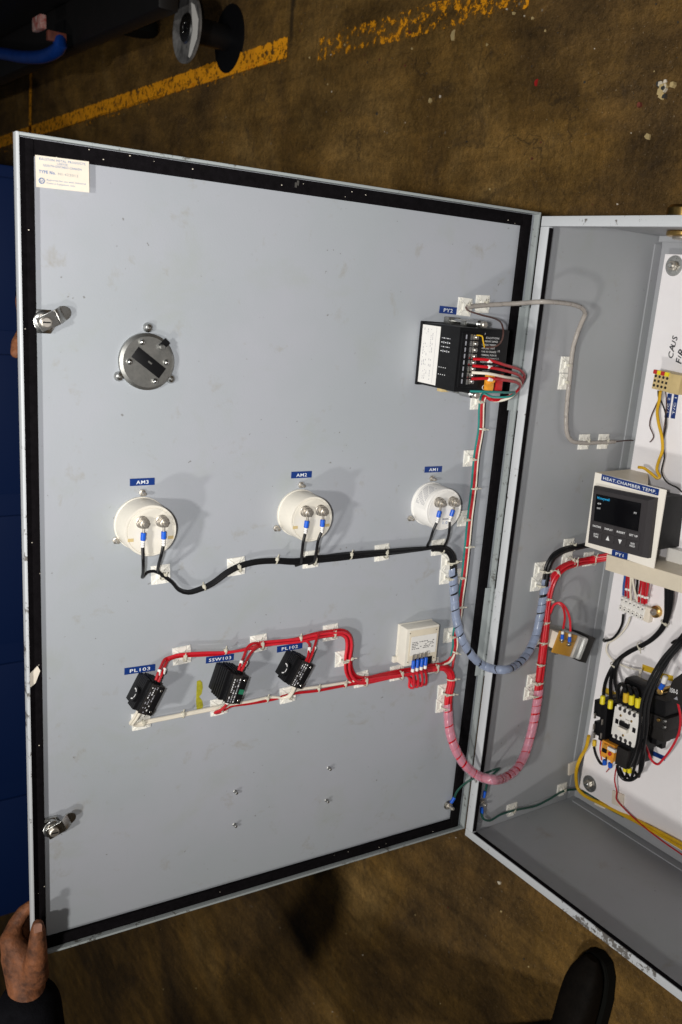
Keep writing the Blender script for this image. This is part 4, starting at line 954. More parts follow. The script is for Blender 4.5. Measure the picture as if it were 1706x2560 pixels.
tape('K',(1505,1193),(1648,1231),'HEAT.CHAMBER TEMP.',.0105,'long blue tape label reading HEAT.CHAMBER TEMP. above the controller',h=CZ+.0012,tw=.93)
tape('K',(1531,1381),(1570,1391.5),'PY1',.0105,'short blue tape label reading PY1 under the controller',h=CZ+.0012,tw=.5)
tape('B',(1683,1046),(1692.5,983),'T/C 1',.0085,'blue tape label reading T/C 1 on the white panel, rightmost of two',h=.0,tw=.68)
tape('B',(1667.5,1044),(1676,984),'T/C 2',.0085,'blue tape label behind thin wires below the beige terminal block',h=.0,tw=.68)
tape('B',(1626,1880),(1664,1897),'',.0085,'blue tape label low on the white panel under the red loop',h=.0)
# thing right of the controller: pale module
M,w,hh_=lrect('B',[(1668,1368),(1712,1380),(1712,1422),(1666,1408)],.018)
t=empty('relay_module',M,'pale grey module cut by the frame just right of the controller','module'); MB().box((.02,0,.010),(w+.04,hh_,.018),'white',.001).build('housing',t); MB().box((.02,-hh_*.5-.006,.008),(w+.04,.010,.010),'beige',.001).cyl((-.004,-hh_*.5-.006,.013),(-.004,-hh_*.5-.006,.0145),.003,'blk',10).cyl((.014,-hh_*.5-.006,.013),(.014,-hh_*.5-.006,.0145),.003,'blk',10).build('terminal_ledge',t)
# ------------------------------------------------------------------ beige din terminal block top right
M,w,hh_=lrect('B',[(1637,925),(1672,932),(1665,980),(1630,971)],.040)
t=empty('terminal_block',M,'beige rail terminal block with red and yellow tabs at the right edge','terminal block')
for k in range(4):
    x=-w*.40+k*w*.27; s=MB()
    s.box((x,0,.020),(w*.255,hh_*1.0,.036),'khaki',.0008)
    s.box((x,hh_*.42,.040),(w*.25,hh_*.22,.006),'redtag' if k%2==0 else 'yel',.0008)
    for yy in (.20,-.30): s.cyl((x,yy*hh_,.0375),(x,yy*hh_,.0386),.0024,'dkgrey2',10)
    s.box((x,-.05*hh_,.0383),(w*.13,.004,.0008),'dkgrey2'); s.build('terminal',t)
MB().box((w*.95,0,.020),(w*.85,hh_*1.02,.040),'khaki',.0015).build('end_stop',t)
MB().box((w*2.4,0,.012),(w*2.4,hh_*.8,.006),'brass',.0005).box((w*2.4,hh_*.1,.017),(w*2.4,.010,.004),'dkgrey2',.0005).build('rail',t)
H8,o8=harness('yellow and thin brown thermocouple wires hanging from the beige terminal block',('B',1655,990,.02),'wires'); H8.name='thermocouple_leads'
lead(H8,o8,[('B',1652,978,.03),('B',1649,1000,.022),('B',1644,1030,.015),('B',1648,1060,.015),('B',1655,1090,.015),('B',1657,1125,.014),('B',1648,1152,.012),('B',1643,1175,.012),('B',1650,1192,.012),('B',1645,1196,.014),('B',1628,1183,.022),('B',1610,1170,.032),('B',1596,1168,.04)],'ywire',.0026)
lead(H8,o8,[('B',1646,977,.03),('B',1648,995,.02),('B',1652,1000,.018),('B',1664,1030,.01),('B',1666,1060,.010),('B',1658,1110,.010),('B',1662,1140,.010),('B',1655,1180,.010),('B',1668,1205,.014),('B',1695,1220,.02),('B',1706,1230,.02)],'blkw',.0013)
lead(H8,o8,[('B',1665,980,.03),('B',1667,1000,.016),('B',1666,1030,.010),('B',1660,1080,.009),('B',1657,1120,.009)],'brown',.0010)
# ------------------------------------------------------------------ white screw terminal strip with brass screw
M,w,hh_=lrect('B',[(1551,1490),(1613,1518),(1604,1552),(1545,1524)],.016)
t=empty('terminal_strip',M,'translucent white six way terminal strip below the beige bar','terminal strip')
s=MB().box((0,0,.006),(w,hh_*.62,.012),'white',.001)
for k in range(6):
    x=-w*.42+k*w*.168
    for sy in (-1,1): s.box((x,sy*hh_*.34,.008),(w*.115,hh_*.34,.016),'white',.0015); s.cyl((x+.001,sy*hh_*.30,.0155),(x+.001,sy*hh_*.30,.0165),.0014,'dkgrey2',8)
s.build('body',t)
MB().box((w*.60,0,.006),(w*.22,hh_*1.05,.012),'paper',.002).box((-w*.0,0,.0125),(w*.9,hh_*.22,.001),'white').build('end_lug',t)
t=empty('brass_screw',frame('B',1633,1531,.012),'brass earth screw with lock washer at the right end of the terminal strip','screw')
MB().lathe([(.0110,0),(.0110,.006),(.0085,.008)],'brass',14).build('nut',t); MB().lathe([(.0060,.008),(.0055,.013),(.0030,.016),(.0001,.0165)],'nickel',16).build('screw_head',t)
H9,o9=harness('short red, white and blue leads dropping into the top of the terminal strip',('B',1565,1450,.03),'wires'); H9.name='control_leads'
for (x0_,y0_,x1_,y1_,m_) in ((1563.5,1438,1559,1488,'bwire'),(1569,1440,1565,1490,'red'),(1575,1442,1572,1494,'red2'),(1578,1448,1578,1500,'wwire'),(1583,1450,1594,1503,'wwire'),(1594,1455,1593,1485,'blkw'),(1603,1458,1598,1505,'red'),(1609,1458,1606,1508,'red2'),(1614,1461,1612,1510,'red'),(1621,1463,1617,1508,'red2')):
    lead(H9,o9,[('B',x0_,y0_-22,.035),('B',x0_,y0_,.030),('B',(x0_+x1_)/2-1,(y0_+y1_)/2,.022),('B',x1_,y1_,.014)],m_,.0020)
for (x_,y_) in ((1567,1473),(1574,1475),(1600,1488),(1607,1491),(1614,1494),(1620,1494)): p=P('B',x_,y_,.023)-o9; MB().cyl(p-Vector((0,.002,0)),p+Vector((0,.002,0)),.0027,'white',10).build('wire_marker',H9)
H10,o10=harness('thin black and beige leads curving below the terminal strip',('B',1556,1545,.012),'wires'); H10.name='control_leads'
lead(H10,o10,[('B',1559,1536,.014),('B',1556,1560,.012),('B',1545,1583,.012),('B',1530,1598,.014),('B',1514,1602,.016)],'blkw',.0022)
lead(H10,o10,[('B',1576,1543,.014),('B',1568,1565,.012),('B',1550,1588,.012),('B',1533,1602,.010),('B',1520,1610,.010),('B',1517,1628,.010),('B',1530,1648,.010),('B',1555,1663,.012),('B',1585,1673,.014),('B',1600,1677,.016),('B',1596,1700,.02),('B',1594,1715,.03)],'wwire',.0016)
lead(H10,o10,[('B',1605,1672,.014),('B',1601,1690,.016),('B',1600,1712,.03)],'wwire',.0014)
# ------------------------------------------------------------------ black power cables on the panel
H11,o11=harness('black cable pair descending from the beige bar and fanning out to the contactor',('B',1673,1470,.02),'wires'); H11.name='power_cables'
for k,(dx,fin) in enumerate(((-5,(1510,1743)),(2,(1528,1752)),(8,(1546,1745)))):
    lead(H11,o11,[('B',1672+dx*1.1,1460,.03),('B',1672+dx*1.1,1500,.026),('B',1667+dx*.5,1545,.020),('B',1655+dx*.4,1572,.018),('B',1628+dx*.4,1600,.016),('B',1599+dx*.4,1617,.016),('B',1570+dx*.4,1632,.016),('B',1547+dx*.3,1650,.018),('B',1534+dx*.9,1672,.024),('B',1524+dx*1.8,1705,.040),('B',fin[0],fin[1]-8,.055),('B',*fin,.060)],'blkw',.0034)
ties(H11,o11,[(('B',1664,1556,.020),('B',1660,1565,.020)),(('B',1602,1615,.016),('B',1590,1622,.016)),(('B',1537,1662,.018),('B',1533,1670,.018))],.0075)
H12,o12=harness('bunch of black cables sweeping in from the right edge and looping under the contactor',('B',1706,1599,.03),'wires'); H12.name='power_cables'
for k in range(3):
    d=k*9.5-11
    lead(H12,o12,[('B',1725+d,1578+k*4,.03),('B',1700+d*.6,1604+k*4,.045),('B',1664+d,1652,.06),('B',1634+d,1705,.075),('B',1616+d,1760,.085),('B',1611+d,1815,.088),('B',1602+d,1870,.080),('B',1590+d*1.4,1915,.062),('B',[1562,1576,1597][k]+0,1940+[4,7,2][k],.045),('B',[1550,1566,1588][k],[1920,1930,1930][k],.04)],'blkw',.0026)
# loops under the overload
lead(H12,o12,[('B',1544,1915,.055),('B',1549,1935,.05),('B',1560,1948,.046),('B',1574,1951,.045),('B',1590,1944,.05),('B',1604,1925,.06),('B',1610,1895,.07),('B',1612,1850,.08)],'blkw',.0030)
lead(H12,o12,[('B',1486,1868,.05),('B',1491,1888,.046),('B',1502,1908,.046),('B',1512,1911,.05)],'blkw',.0026)
lead(H12,o12,[('B',1680,1608,.02),('B',1690,1601,.02),('B',1706,1602,.02),('B',1725,1608,.02)],'blkw',.0020)
# ------------------------------------------------------------------ contactor assembly
M,w,hh_=lrect('B',[(1541,1762),(1602.5,1788),(1587,1872),(1526,1838)],.080)
t=empty('contactor',M,'contactor with pale grey notched face and yellow tagged wires on the white panel','contactor')
MB().box((0,0,.036),(w*1.0,hh_*1.35,.072),'blk',.001).box((0,0,.006),(w*1.2,hh_*1.5,.012),'blk',.001).build('base',t)
f_=MB(); f_.box((0,0,.076),(w,hh_*.86,.008),'white',.0006)
for k in range(5):
    for sy in (-1,1): f_.box((-w*.5+w*.115+k*w*.1925,sy*hh_*.46,.076),(w*.10,hh_*.10,.008),'white',.0006)
for k in range(4):
    for sy in (-1,1): f_.cyl((-w*.5+w*.21+k*w*.1925,sy*hh_*.42,.079),(-w*.5+w*.21+k*w*.1925,sy*hh_*.42,.0808),.0034,'dkgrey',12)
for x,y in ((-.34,.02),(.36,-.0)): f_.box((x*w,y*hh_,.0803),(.0065,.0085,.0008),'blk')
for x,y in ((-.22,.24),(.22,.22),(-.02,-.30)): f_.cyl((x*w,y*hh_,.080),(x*w,y*hh_,.0815),.0022,'brass',10)
f_.build('face_cover',t)
MB().box((.0,.05*hh_,.0825),(.020,.008,.005),'blk',.0006).box((.004,.16*hh_,.0815),(.008,.006,.003),'white',.0006).box((-.000,-.10*hh_,.084),(.019,.0065,.008),'beige2',.0006).build('manual_actuator',t)
s=MB()
for k in range(4):
    x=-w*.5+w*.21+k*w*.1925
    for sy in (-1,1): s.box((x,sy*hh_*.60,.052),(.0085,.012,.006),'nickel',.0006)
s.build('power_terminals',t)
inv=M.inverted()
for k,(x_,y_) in enumerate(((1565,1744),(1579,1750),(1595,1757))):
    q=inv@P('B',x_,y_,.078); MB().cyl((q.x,q.y+.009,.078),(q.x,q.y-.009,.076),.0052,'yel' if k else 'amber',12).build('yellow_sleeve',t)
H13,o13=harness('three short black wires arching over the top of the contactor',('B',1560,1715,.07),'wires'); H13.name='jumper_wires'
for (x_,y_,a_x,a_y) in ((1565,1736,1546,1756),(1579,1741,1550,1758),(1594,1747,1600,1745)):
    lead(H13,o13,[('B',x_,y_,.078),('B',x_-2,y_-16,.080),('B',x_-9,y_-26,.074),('B',x_-18,y_-18,.068),('B',a_x,a_y,.060)],'blkw',.0034)
MB().box((0,0,0),(.050,.030,.03),'blk',.006,Matrix.Translation(P('B',1600,1722,.05)-o13)).build('coil_housing',H13)
# auxiliary contact stack at left
M,w,hh_=lrect('B',[(1494,1752),(1530,1768),(1508,1852),(1468,1836)],.062)
t=empty('auxiliary_contact',M,'black auxiliary contact stack left of the contactor, two yellow sleeves on top','auxiliary contact')
s=MB()
s.box((-w*.26,hh_*.28,.030),(w*.46,hh_*.42,.060),'blk',.002); s.box((-w*.26,-hh_*.28,.028),(w*.46,hh_*.36,.056),'blk',.002); s.box((w*.25,0,.032),(w*.42,hh_*1.0,.064),'blk',.002); s.box((0,0,.010),(w*.9,hh_*.9,.02),'blk',.001); s.build('body',t)
for x,y in ((-.26,.10),(.25,.02),(-.26,-.20),(.25,-.35),(-.2,-.42)): MB().box((x*w,y*hh_,.0645),(.0028,.0105,.004),'nickel',.0008).build('contact_screw',t)
inv=M.inverted()
for x_,y_ in ((1507.5,1750),(1527,1761)):
    q=inv@P('B',x_,y_,.064); MB().cyl((q.x,q.y+.008,.064),(q.x,q.y-.008,.064),.0047,'yel',12).build('yellow_sleeve',t)
q=inv@P('B',1487,1858,.045); MB().cyl((q.x,q.y+.006,.045),(q.x,q.y-.006,.045),.0040,'amber',12).build('yellow_sleeve',t)
# overload relay
M,w,hh_=lrect('B',[(1508,1850),(1562,1872),(1550,1922),(1497,1888)],.070)
t=empty('overload_relay',M,'orange and black overload relay with white tag below the contactor','overload relay')
MB().box((.010,.004,.030),(w*1.15,hh_*.9,.056),'blk',.001).build('body',t)
MB().box((-w*.22,-hh_*.05,.060),(w*.60,hh_*.86,.014),'orange',.001).box((-w*.30,hh_*.18,.068),(w*.22,hh_*.24,.004),'orange',.001).cyl((-w*.30,hh_*.18,.070),(-w*.30,hh_*.18,.0712),.0042,'tan',12).box((-w*.34,-hh_*.08,.0685),(w*.20,hh_*.20,.003),'blk',.001).cyl((-w*.08,-hh_*.10,.067),(-w*.08,-hh_*.10,.0705),.0036,'redtag',12).box((w*.02,-hh_*.40,.066),(w*.10,hh_*.28,.004),'orange',.001).box((-w*.22,-hh_*.45,.0675),(w*.05,hh_*.2,.002),'dkgrey2').build('orange_cover',t)
MB().box((w*.04,hh_*.22,.0715),(w*.34,hh_*.16,.006),'white',.0006).build('white_tag',t)
MB().box((w*.42,-hh_*.02,.050),(w*.50,hh_*.95,.034),'dkgrey2',.001).build('side_shroud',t)
inv=M.inverted()
for x_,y_,m_ in ((1512,1905,'blue'),(1526,1912,'blue'),(1510,1841,'blue'),(1563,1922,'yel'),(1574,1925,'yel')):
    q=inv@P('B',x_,y_,.058); MB().cyl((q.x,q.y+.004,.058),(q.x,q.y-.006,.056),.0042,m_,10).build('terminal_sleeve',t)
H14,o14=harness('thin red wire falling from the overload relay and along the foot of the panel',('B',1543,1915,.02),'wire'); H14.name='control_wire'
lead(H14,o14,[('B',1543,1914,.05),('B',1539,1935,.03),('B',1538,1955,.015),('B',1543,1980,.010),('B',1542,1998,.010),('B',1560,2020,.006),('B',1600,2058,.006),('B',1650,2098,.004),('B',1725,2150,.003)],'red',.0014)
lead(H14,o14,[('B',1503,1852,.05),('B',1501,1875,.052),('B',1505,1900,.05)],'red2',.0012)
lead(H14,o14,[('B',1526,1915,.05),('B',1523,1922,.04),('B',1517,1930,.02)],'red',.0012)
H15,o15=harness('yellow cable running down the panel edge and along its foot to the right',('K',1470,1845,.05),'cable'); H15.name='yellow_cable'
lead(H15,o15,[('K',1473,1840,.055),('K',1466,1870,.045),('K',1452,1895,.035),('K',1443,1920,.030),('K',1441,1945,.026),('K',1446,1972,.022),('K',1461,1988,.022),('K',1500,2008,.022),('K',1560,2038,.022),('K',1620,2070,.024),('K',1725,2132,.024)],'ywire',.0034)
lead(H15,o15,[('K',1500,2003,.018),('K',1560,2034,.020),('K',1620,2064,.026),('K',1725,2120,.028)],'ywire',.0030)
lead(H15,o15,[('K',1445,1973,.016),('K',1480,1990,.016),('K',1520,2020,.018),('K',1560,2042,.018)],'dgreen',.0020)
H16,o16=harness('loose red wire hanging in a loop right of the black contactor block',('B',1697,1765,.05),'wire'); H16.name='loop_wire'
lead(H16,o16,[('B',1696,1758,.06),('B',1702,1790,.05),('B',1699,1830,.045),('B',1680,1870,.042),('B',1660,1897,.040),('B',1644,1911,.040),('B',1631,1902,.042),('B',1618,1872,.05),('B',1610,1855,.055)],'red2',.0021)
# black blocks right of the contactor
M,w,hh_=lrect('B',[(1628,1735),(1678,1755),(1660,1855),(1610,1838)],.050)
t=empty('control_relay',M,'black control relay block behind the sweeping black cables','relay')
s=MB(); s.box((-w*.0,hh_*.30,.028),(w*.95,hh_*.36,.056),'blk',.002); s.box((w*.10,-hh_*.05,.030),(w*1.0,hh_*.30,.052),'dkgrey2',.003); s.box((-w*.02,-hh_*.36,.026),(w*.8,hh_*.30,.046),'dkgrey2',.002); s.box((-w*.35,-.1*hh_,.02),(w*.5,hh_*1.2,.04),'blk',.002); s.build('body',t)
for x,y in ((.22,.02),(.50,.04),(.50,-.10)): MB().cyl((x*w,y*hh_,.054),(x*w,y*hh_,.060),.0032,'brass' if x<.4 else 'chrome',10).build('terminal_screw',t)
M,w,hh_=lrect('B',[(1678,1695),(1740,1710),(1735,1785),(1650,1748)],.075)
t=empty('current_transformer',M,'dark block marked 150-S at the right edge of the photo','instrument transformer')
s=MB().prism([(-w*.5,-hh_*.36),(w*.6,-hh_*.5),(w*.6,hh_*.8),(w*.0,hh_*.75),(-w*.3,hh_*.40)],.0,.074,'dkgrey2',None,.002); s.build('body',t)
inv=M.inverted(); q=inv@P('B',1685,1728,.075); rt=(inv.to_3x3()@(P('B',1695,1731,.075)-P('B',1675,1725,.075))); A=Matrix.Translation((q.x,q.y,0))@Matrix.Rotation(math.atan2(rt.y,rt.x),4,'Z')
MB().text('150-S','prnt',A,w=.0150,h=.0078,th=.0744,bold=.03).build('lettering',t); q=inv@P('B',1690,1745,.075)
MB().prism([(q.x-.004,q.y-.003),(q.x+.004,q.y-.003),(q.x+.002,q.y+.003)],.0741,.0744,'gprnt').build('emblem',t)
q=inv@P('B',1656,1727,.075); s=MB().cyl((q.x,q.y,.05),(q.x,q.y,.078),.0050,'brass',14).hexn((q.x,q.y,.078),.0062,.004,'brass'); s.build('terminal_stud',t)
q2=inv@P('B',1660,1704,.080); MB().cyl((q.x,q.y+.004,.080),(q2.x,q2.y-.004,.080),.0042,'blue',12).cyl((q2.x,q2.y-.003,.080),(q2.x+.003,q2.y+.010,.080),.0046,'white',12).build('ring_terminal',t)
# yellow tape strips on panel
for a,b,hh2,lb in (((1607,1668),(1636,1678),.011,'yellow tape strip on the white panel above the contactor, upper piece'),((1650,1688),(1684,1697),.010,'yellow tape strip on the white panel left of the 150-S block'),((1507,1722),(1545,1742),.012,'yellow tape strip behind the three black cables above the auxiliary contact')):
    tape('B',a,b,'',hh2,lb,m='amber')['group']='yellow tape strips on the white panel'
# small plug at the wall corner by the transformer
t=empty('knob_nut',frame('K',1512,1601,.03),'small shiny cap nut in the corner right of the transformer','nut'); MB().lathe([(.0045,.0),(.0045,.028),(.0040,.031),(.0001,.0325)],'chrome',14).build('cap',t)
# ------------------------------------------------------------------ spool, cart, blue machine
M0=P('F',575,97,.0); sp=Vector((M0.x,M0.y,0))
R_=.090
spoolm=mat('scuffed grey galvanised flange',(.40,.39,.38),.35,.35,.75,22)
t=empty('wire_spool',sp,'empty black wire spool with shiny pale upper flange standing on the floor','spool')
tp=P('F',471,77,.135); 
hsp=.135
MB().lathe([(R_,0),(R_,.004),(R_*.9,.006),(.036,.010)],'blk',48).build('lower_flange',t)
MB().lathe([(.034,.008),(.034,hsp-.008)],'blk',28).build('core',t)
up=MB().lathe([(.036,hsp-.010),(R_*.9,hsp-.006),(R_,hsp-.004),(R_,hsp+.002),(R_*.95,hsp+.0025),(R_*.90,hsp+.0005),(.05,hsp+.0005)],spoolm,48)
up.v=up.v; up.lathe([(.040,hsp+.001),(.036,hsp+.005),(.016,hsp+.005),(.014,hsp-.002)],'chrome',32); up.prism([(.030,.060),(.052,.050),(.078,.012),(.072,-.035),(.030,-.080),(.020,-.075),(.030,-.045),(.044,-.01)],hsp+.0008,hsp+.0016,'white'); up.lathe([(.013,hsp+.0052),(.0001,hsp+.0053)],'blk',20); up.build('upper_flange',t)
# cart at upper left
c=P('F',60,-10); 
t=empty('service_cart',Vector((c.x,c.y,0)),'dark low workshop cart with blue bumper tube at the upper left','cart')
q=lambda px,py,h: P('F',px,py,h)-Vector((c.x,c.y,0))
a=q(-150,70,.30); b=q(300,60,.22)
s=MB(); 
x0=q(-250,80,.25).x; x1=q(395,70,.25).x; yb=q(200,105,.25).y
s.box(((x0+x1)/2,yb+.35,.22),(x1-x0,.70,.06),'blacks',.01); s.box(((x0+x1)/2-.1,yb+.40,.40),((x1-x0)*.8,.55,.30),'blacks',.03); s.build('deck',t)
for px,py in ((355,70),(180,85)): 
    w_=q(px,py,.05); MB().cyl((w_.x,w_.y+.02,.07),(w_.x,w_.y-.02,.07),.07,'sole',24).build('wheel',t)
bt=spline([q(-200,125,.30),q(0,133,.30),q(60,142,.30),q(110,140,.30),q(140,126,.30),q(152,112,.30),q(145,95,.30)],.02); MB().tube(bt,.021,'bluet',12).build('bumper_tube',t)
w_=q(98,58,.36); MB().box(tuple(w_),(.085,.040,.02),mat('chipped red and white tab',(.55,.42,.38),.5,0,0,40,col2=(.30,.03,.02)),.004).box((w_.x+.01,w_.y-.03,w_.z-.05),(.02,.03,.06),'rust',.004).build('upright_tab',t)
# blue machine far behind the door
def hitx(x,y,X): d=ray(x,y); return CAM+d*((X-CAM.x)/d.x)
XA=-2.6; pa=hitx(20,412,XA); pb=hitx(60,2275,XA)
t=empty('blue_machine',Vector((XA-.4,(pa.y+pb.y)/2,0)),'dark blue chipped steel machine base seen behind the free edge of the door','machine')
L_=pa.y-pb.y; MB().box((0,0,.45),(.8,L_,.9),'bluem',.01).build('housing',t)
s=MB(); 
for k in range(5): s.box((.405,-L_/2+L_*(k+.5)/5,.42),(.012,L_/5*.86,.72),'bluem',.006)
s.build('access_panels',t)
# ------------------------------------------------------------------ people
def skinned(name, verts, edges, parent, m, lvl=2, root=0, label=None, vox=.006, smi=6):
    """one continuous body surface: tapered capsules along the bones fused by a voxel remesh"""
    mb=MB(); n=20
    R=lambda q: (q[1] if not isinstance(q[1],tuple) else sum(q[1])/2)
    for a,b in edges:
        p,q=Vector(verts[a][0]),Vector(verts[b][0]); ra,rb=R(verts[a]),R(verts[b]); L=(q-p).length
        prof=[(max(ra*math.cos(t),1e-5),-ra*math.sin(t)) for t in (1.57,1.3,1.0,.7,.4,.15)]+[(ra,0),(rb,L)]+[(max(rb*math.cos(t),1e-5),L+rb*math.sin(t)) for t in (.15,.4,.7,1.0,1.3,1.57)]
        mb.lathe(prof,m,n,Matrix.Translation(p)@(q-p).to_track_quat('Z','Y').to_matrix().to_4x4())
    o=mb.build(name,parent)
    rm=o.modifiers.new('Re','REMESH'); rm.mode='VOXEL'; rm.voxel_size=vox; rm.use_smooth_shade=True
    sm=o.modifiers.new('Sm','SMOOTH'); sm.factor=.6; sm.iterations=smi
    dg=bpy.context.evaluated_depsgraph_get(); dg.update(); me=bpy.data.meshes.new_from_object(o.evaluated_get(dg)); old=o.data
    o.modifiers.clear(); o.data=me; me.name=name; bpy.data.meshes.remove(old)
    if not me.materials: me.materials.append(MT[m])
    me.polygons.foreach_set('use_smooth',[True]*len(me.polygons))
    return o
O=PL['D'][0]
def HD(px,py,h): return P('D',px,py,h-SH*0)
hp=HD(75,2480,-.01)
person=empty('person',Vector((-.10,-1.86,0)),'person in black clothes and boots gripping the lower left door corner','person')
po=Vector((-.10,-1.86,0))
def pv(p): return p-po
# hand and forearm
wr=HD(72,2492,.002); 
V_=[(wr,.026),(HD(60,2440,-.012),.0255),(HD(44,2392,-.020),.0225),(HD(27,2350,-.024),.0150),(HD(38,2312,-.034),.0105),(HD(58,2280,-.036),.0092),(HD(82,2262,-.032),.0080),
    (HD(86,2436,.004),.0200),(HD(92,2393,.018),.0145),(HD(94,2352,.023),.0118),(HD(95,2326,.024),.0100),(HD(95,2313,.023),.0080),
    (HD(50,2400,-.044),.018),(HD(46,2350,-.056),.0118),(HD(66,2308,-.054),.0095),(HD(96,2300,-.038),.0085),
    (HD(66,2412,-.060),.0155),(HD(64,2360,-.070),.0110),(HD(86,2322,-.062),.0090),(HD(112,2320,-.040),.0080),
    (HD(84,2432,-.066),.0135),(HD(90,2388,-.070),.0098),(HD(110,2352,-.060),.0080),(HD(128,2350,-.042),.0070)]
elb=wr+Vector((-.01,-.06,.0))
V_+=[(elb,.027)]
E_=[(0,1),(1,2),(2,3),(3,4),(4,5),(5,6),(1,7),(7,8),(8,9),(9,10),(10,11),(2,12),(12,13),(13,14),(14,15),(12,16),(16,17),(17,18),(18,19),(16,20),(20,21),(21,22),(22,23),(0,24),(3,7),(2,7),(12,1),(16,1),(20,1)]
skinned('hand',[(pv(a),b) for a,b in V_],E_,person,'skin',2,0,vox=.0016,smi=7)
n=MB(); tp_=pv(HD(95,2320,.0350)); Mn=Matrix.Translation(tp_)@Matrix((-UD,Vector((0,1,0)),NX)).transposed().to_4x4()
pts=[(-.0052,-.0075),(.0052,-.0075),(.0056,.002)]+[(.0056*math.cos(a),.002+.0050*math.sin(a)) for a in (.5,1,1.57,2.1,2.6)]+[(-.0056,.002)]
n.prism(pts,-.0018,.0004,'nail',Mn,.0003); n.build('thumbnail',person)
# body under clothes: one continuous figure, jacket and trousers
hip=Vector((-.12,-1.98,.93)); ch=Vector((-.18,-1.90,1.22)); nk=Vector((-.16,-1.84,1.44))
wr2=wr+Vector((-.004,-.022,-.002)); el=wr+Vector((-.05,-.27,-.02)); sh=Vector((-.20,-1.72,1.28))
B=[(hip,.15),(Vector((-.15,-1.93,1.08)),.145),(ch,.16),(nk,.06),
   (sh,.075),(el,.060),(wr2,.044),
   (Vector((-.02,-1.95,1.34)),.07),(Vector((.06,-2.05,1.08)),.055),(Vector((.02,-2.0,.88)),.042)]
jk=skinned('jacket',[(pv(a),b) for a,b in B],[(0,1),(1,2),(2,3),(2,4),(4,5),(5,6),(2,7),(7,8),(8,9)],person,'cloth',2,0)
toe=P('F',1470,2405,.05); heel=toe+(P('F',1400,2760,.05)-toe).normalized()*.27; heel.z=.06
ank=heel+Vector((.01,.035,.08))
k1=Vector((-.10,-1.84,.52)); 
L2=ank+Vector((-.10,-.36,0))
TR=[(hip,.13),(k1,.088),(ank+Vector((0,0,.02)),.066),(Vector((-.20,-2.12,.50)),.085),(L2+Vector((0,0,.02)),.066)]
skinned('trousers',[(pv(a),b) for a,b in TR],[(0,1),(1,2),(0,3),(3,4)],person,'cloth',2,0)
def bootm(toe,heel):
    d=(toe-heel); d.z=0; L=d.length; M=Matrix.Translation(pv(Vector((heel.x,heel.y,0))))@Matrix.Rotation(math.atan2(d.y,d.x)-math.pi/2,4,'Z')
    prof=[]; N=22; b=MB(); vs=[];fs=[]; n=20
    secs=[(-.045,.028,.030,.075),(-.035,.038,.02,.12),(.0,.042,.02,.16),(.05,.041,.02,.15),(.09,.042,.02,.115),(.14,.046,.02,.096),(.19,.050,.02,.086),(.235,.047,.02,.078),(.265,.037,.022,.062),(.283,.016,.03,.044)]
    for (y,hw_,z0_,z1_) in secs:
        for i in range(n):
            a=2*math.pi*i/n; ca,sa=math.cos(a),math.sin(a)
            vs.append((hw_*.84*math.copysign(abs(ca)**.8,ca),y,(z0_+z1_)/2+(z1_-z0_)/2*math.copysign(abs(sa)**.75,sa)))
    for j in range(len(secs)-1):
        for i in range(n): fs.append((j*n+i,j*n+(i+1)%n,(j+1)*n+(i+1)%n,(j+1)*n+i))
    fs.append(tuple(range(n))); fs.append(tuple((len(secs)-1)*n+i for i in range(n))[::-1])
    b.add(vs,fs,'boot',M); o=b.build('boot',person,ang=70); sb=o.modifiers.new('s','SUBSURF'); sb.levels=1; sb.render_levels=1
    out=[(-.038,-.04),(.038,-.04),(.042,.05),(.048,.16),(.050,.20),(.044,.25),(.028,.278),(.0,.287),(-.028,.278),(-.044,.25),(-.050,.20),(-.048,.16),(-.042,.05)]
    out=[(x*.86,y) for x,y in out]; MB().prism(out,.001,.026,'sole',M,.002).build('boot_sole',person)
    MB().box((0,.07,.148),(.004,.003,.003),'brass',0,M).ring(M@Vector((-.012,.085,.128)),(0,0,1),.0045,.0012,'brass').build('lace_eyelet',person)
hq=P('F',1400,2760,.05); heel=hq; dd=(toe-heel).normalized(); bootm(toe,toe-Vector((dd.x,dd.y,0)).normalized()*.28); tl=L2-heel; bootm(toe+Vector((-.10,-.36,0)),toe+Vector((-.10,-.36,0))-Vector((dd.x+.2,dd.y,0)).normalized()*.28)
hd=Vector((-.10,-1.70,1.60))
skinned('head',[(pv(nk+Vector((0,0,-.03))),.055),(pv(nk+Vector((.01,.02,.03))),.056),(pv(hd+Vector((0,.01,-.03))),(.078,.085)),(pv(hd+Vector((0,0,.05))),(.080,.088)),(pv(hd+Vector((0,-.005,.10))),.055),(pv(hd+Vector((.05,.085,-.02))),.016)],[(0,1),(1,2),(2,3),(3,4),(2,5)],person,'skin',2,1,vox=.005,smi=3)
skinned('hair',[(pv(hd+Vector((-.01,-.03,.03))),.086),(pv(hd+Vector((-.005,-.015,.085))),.074)],[(0,1)],person,'cloth',2,0)
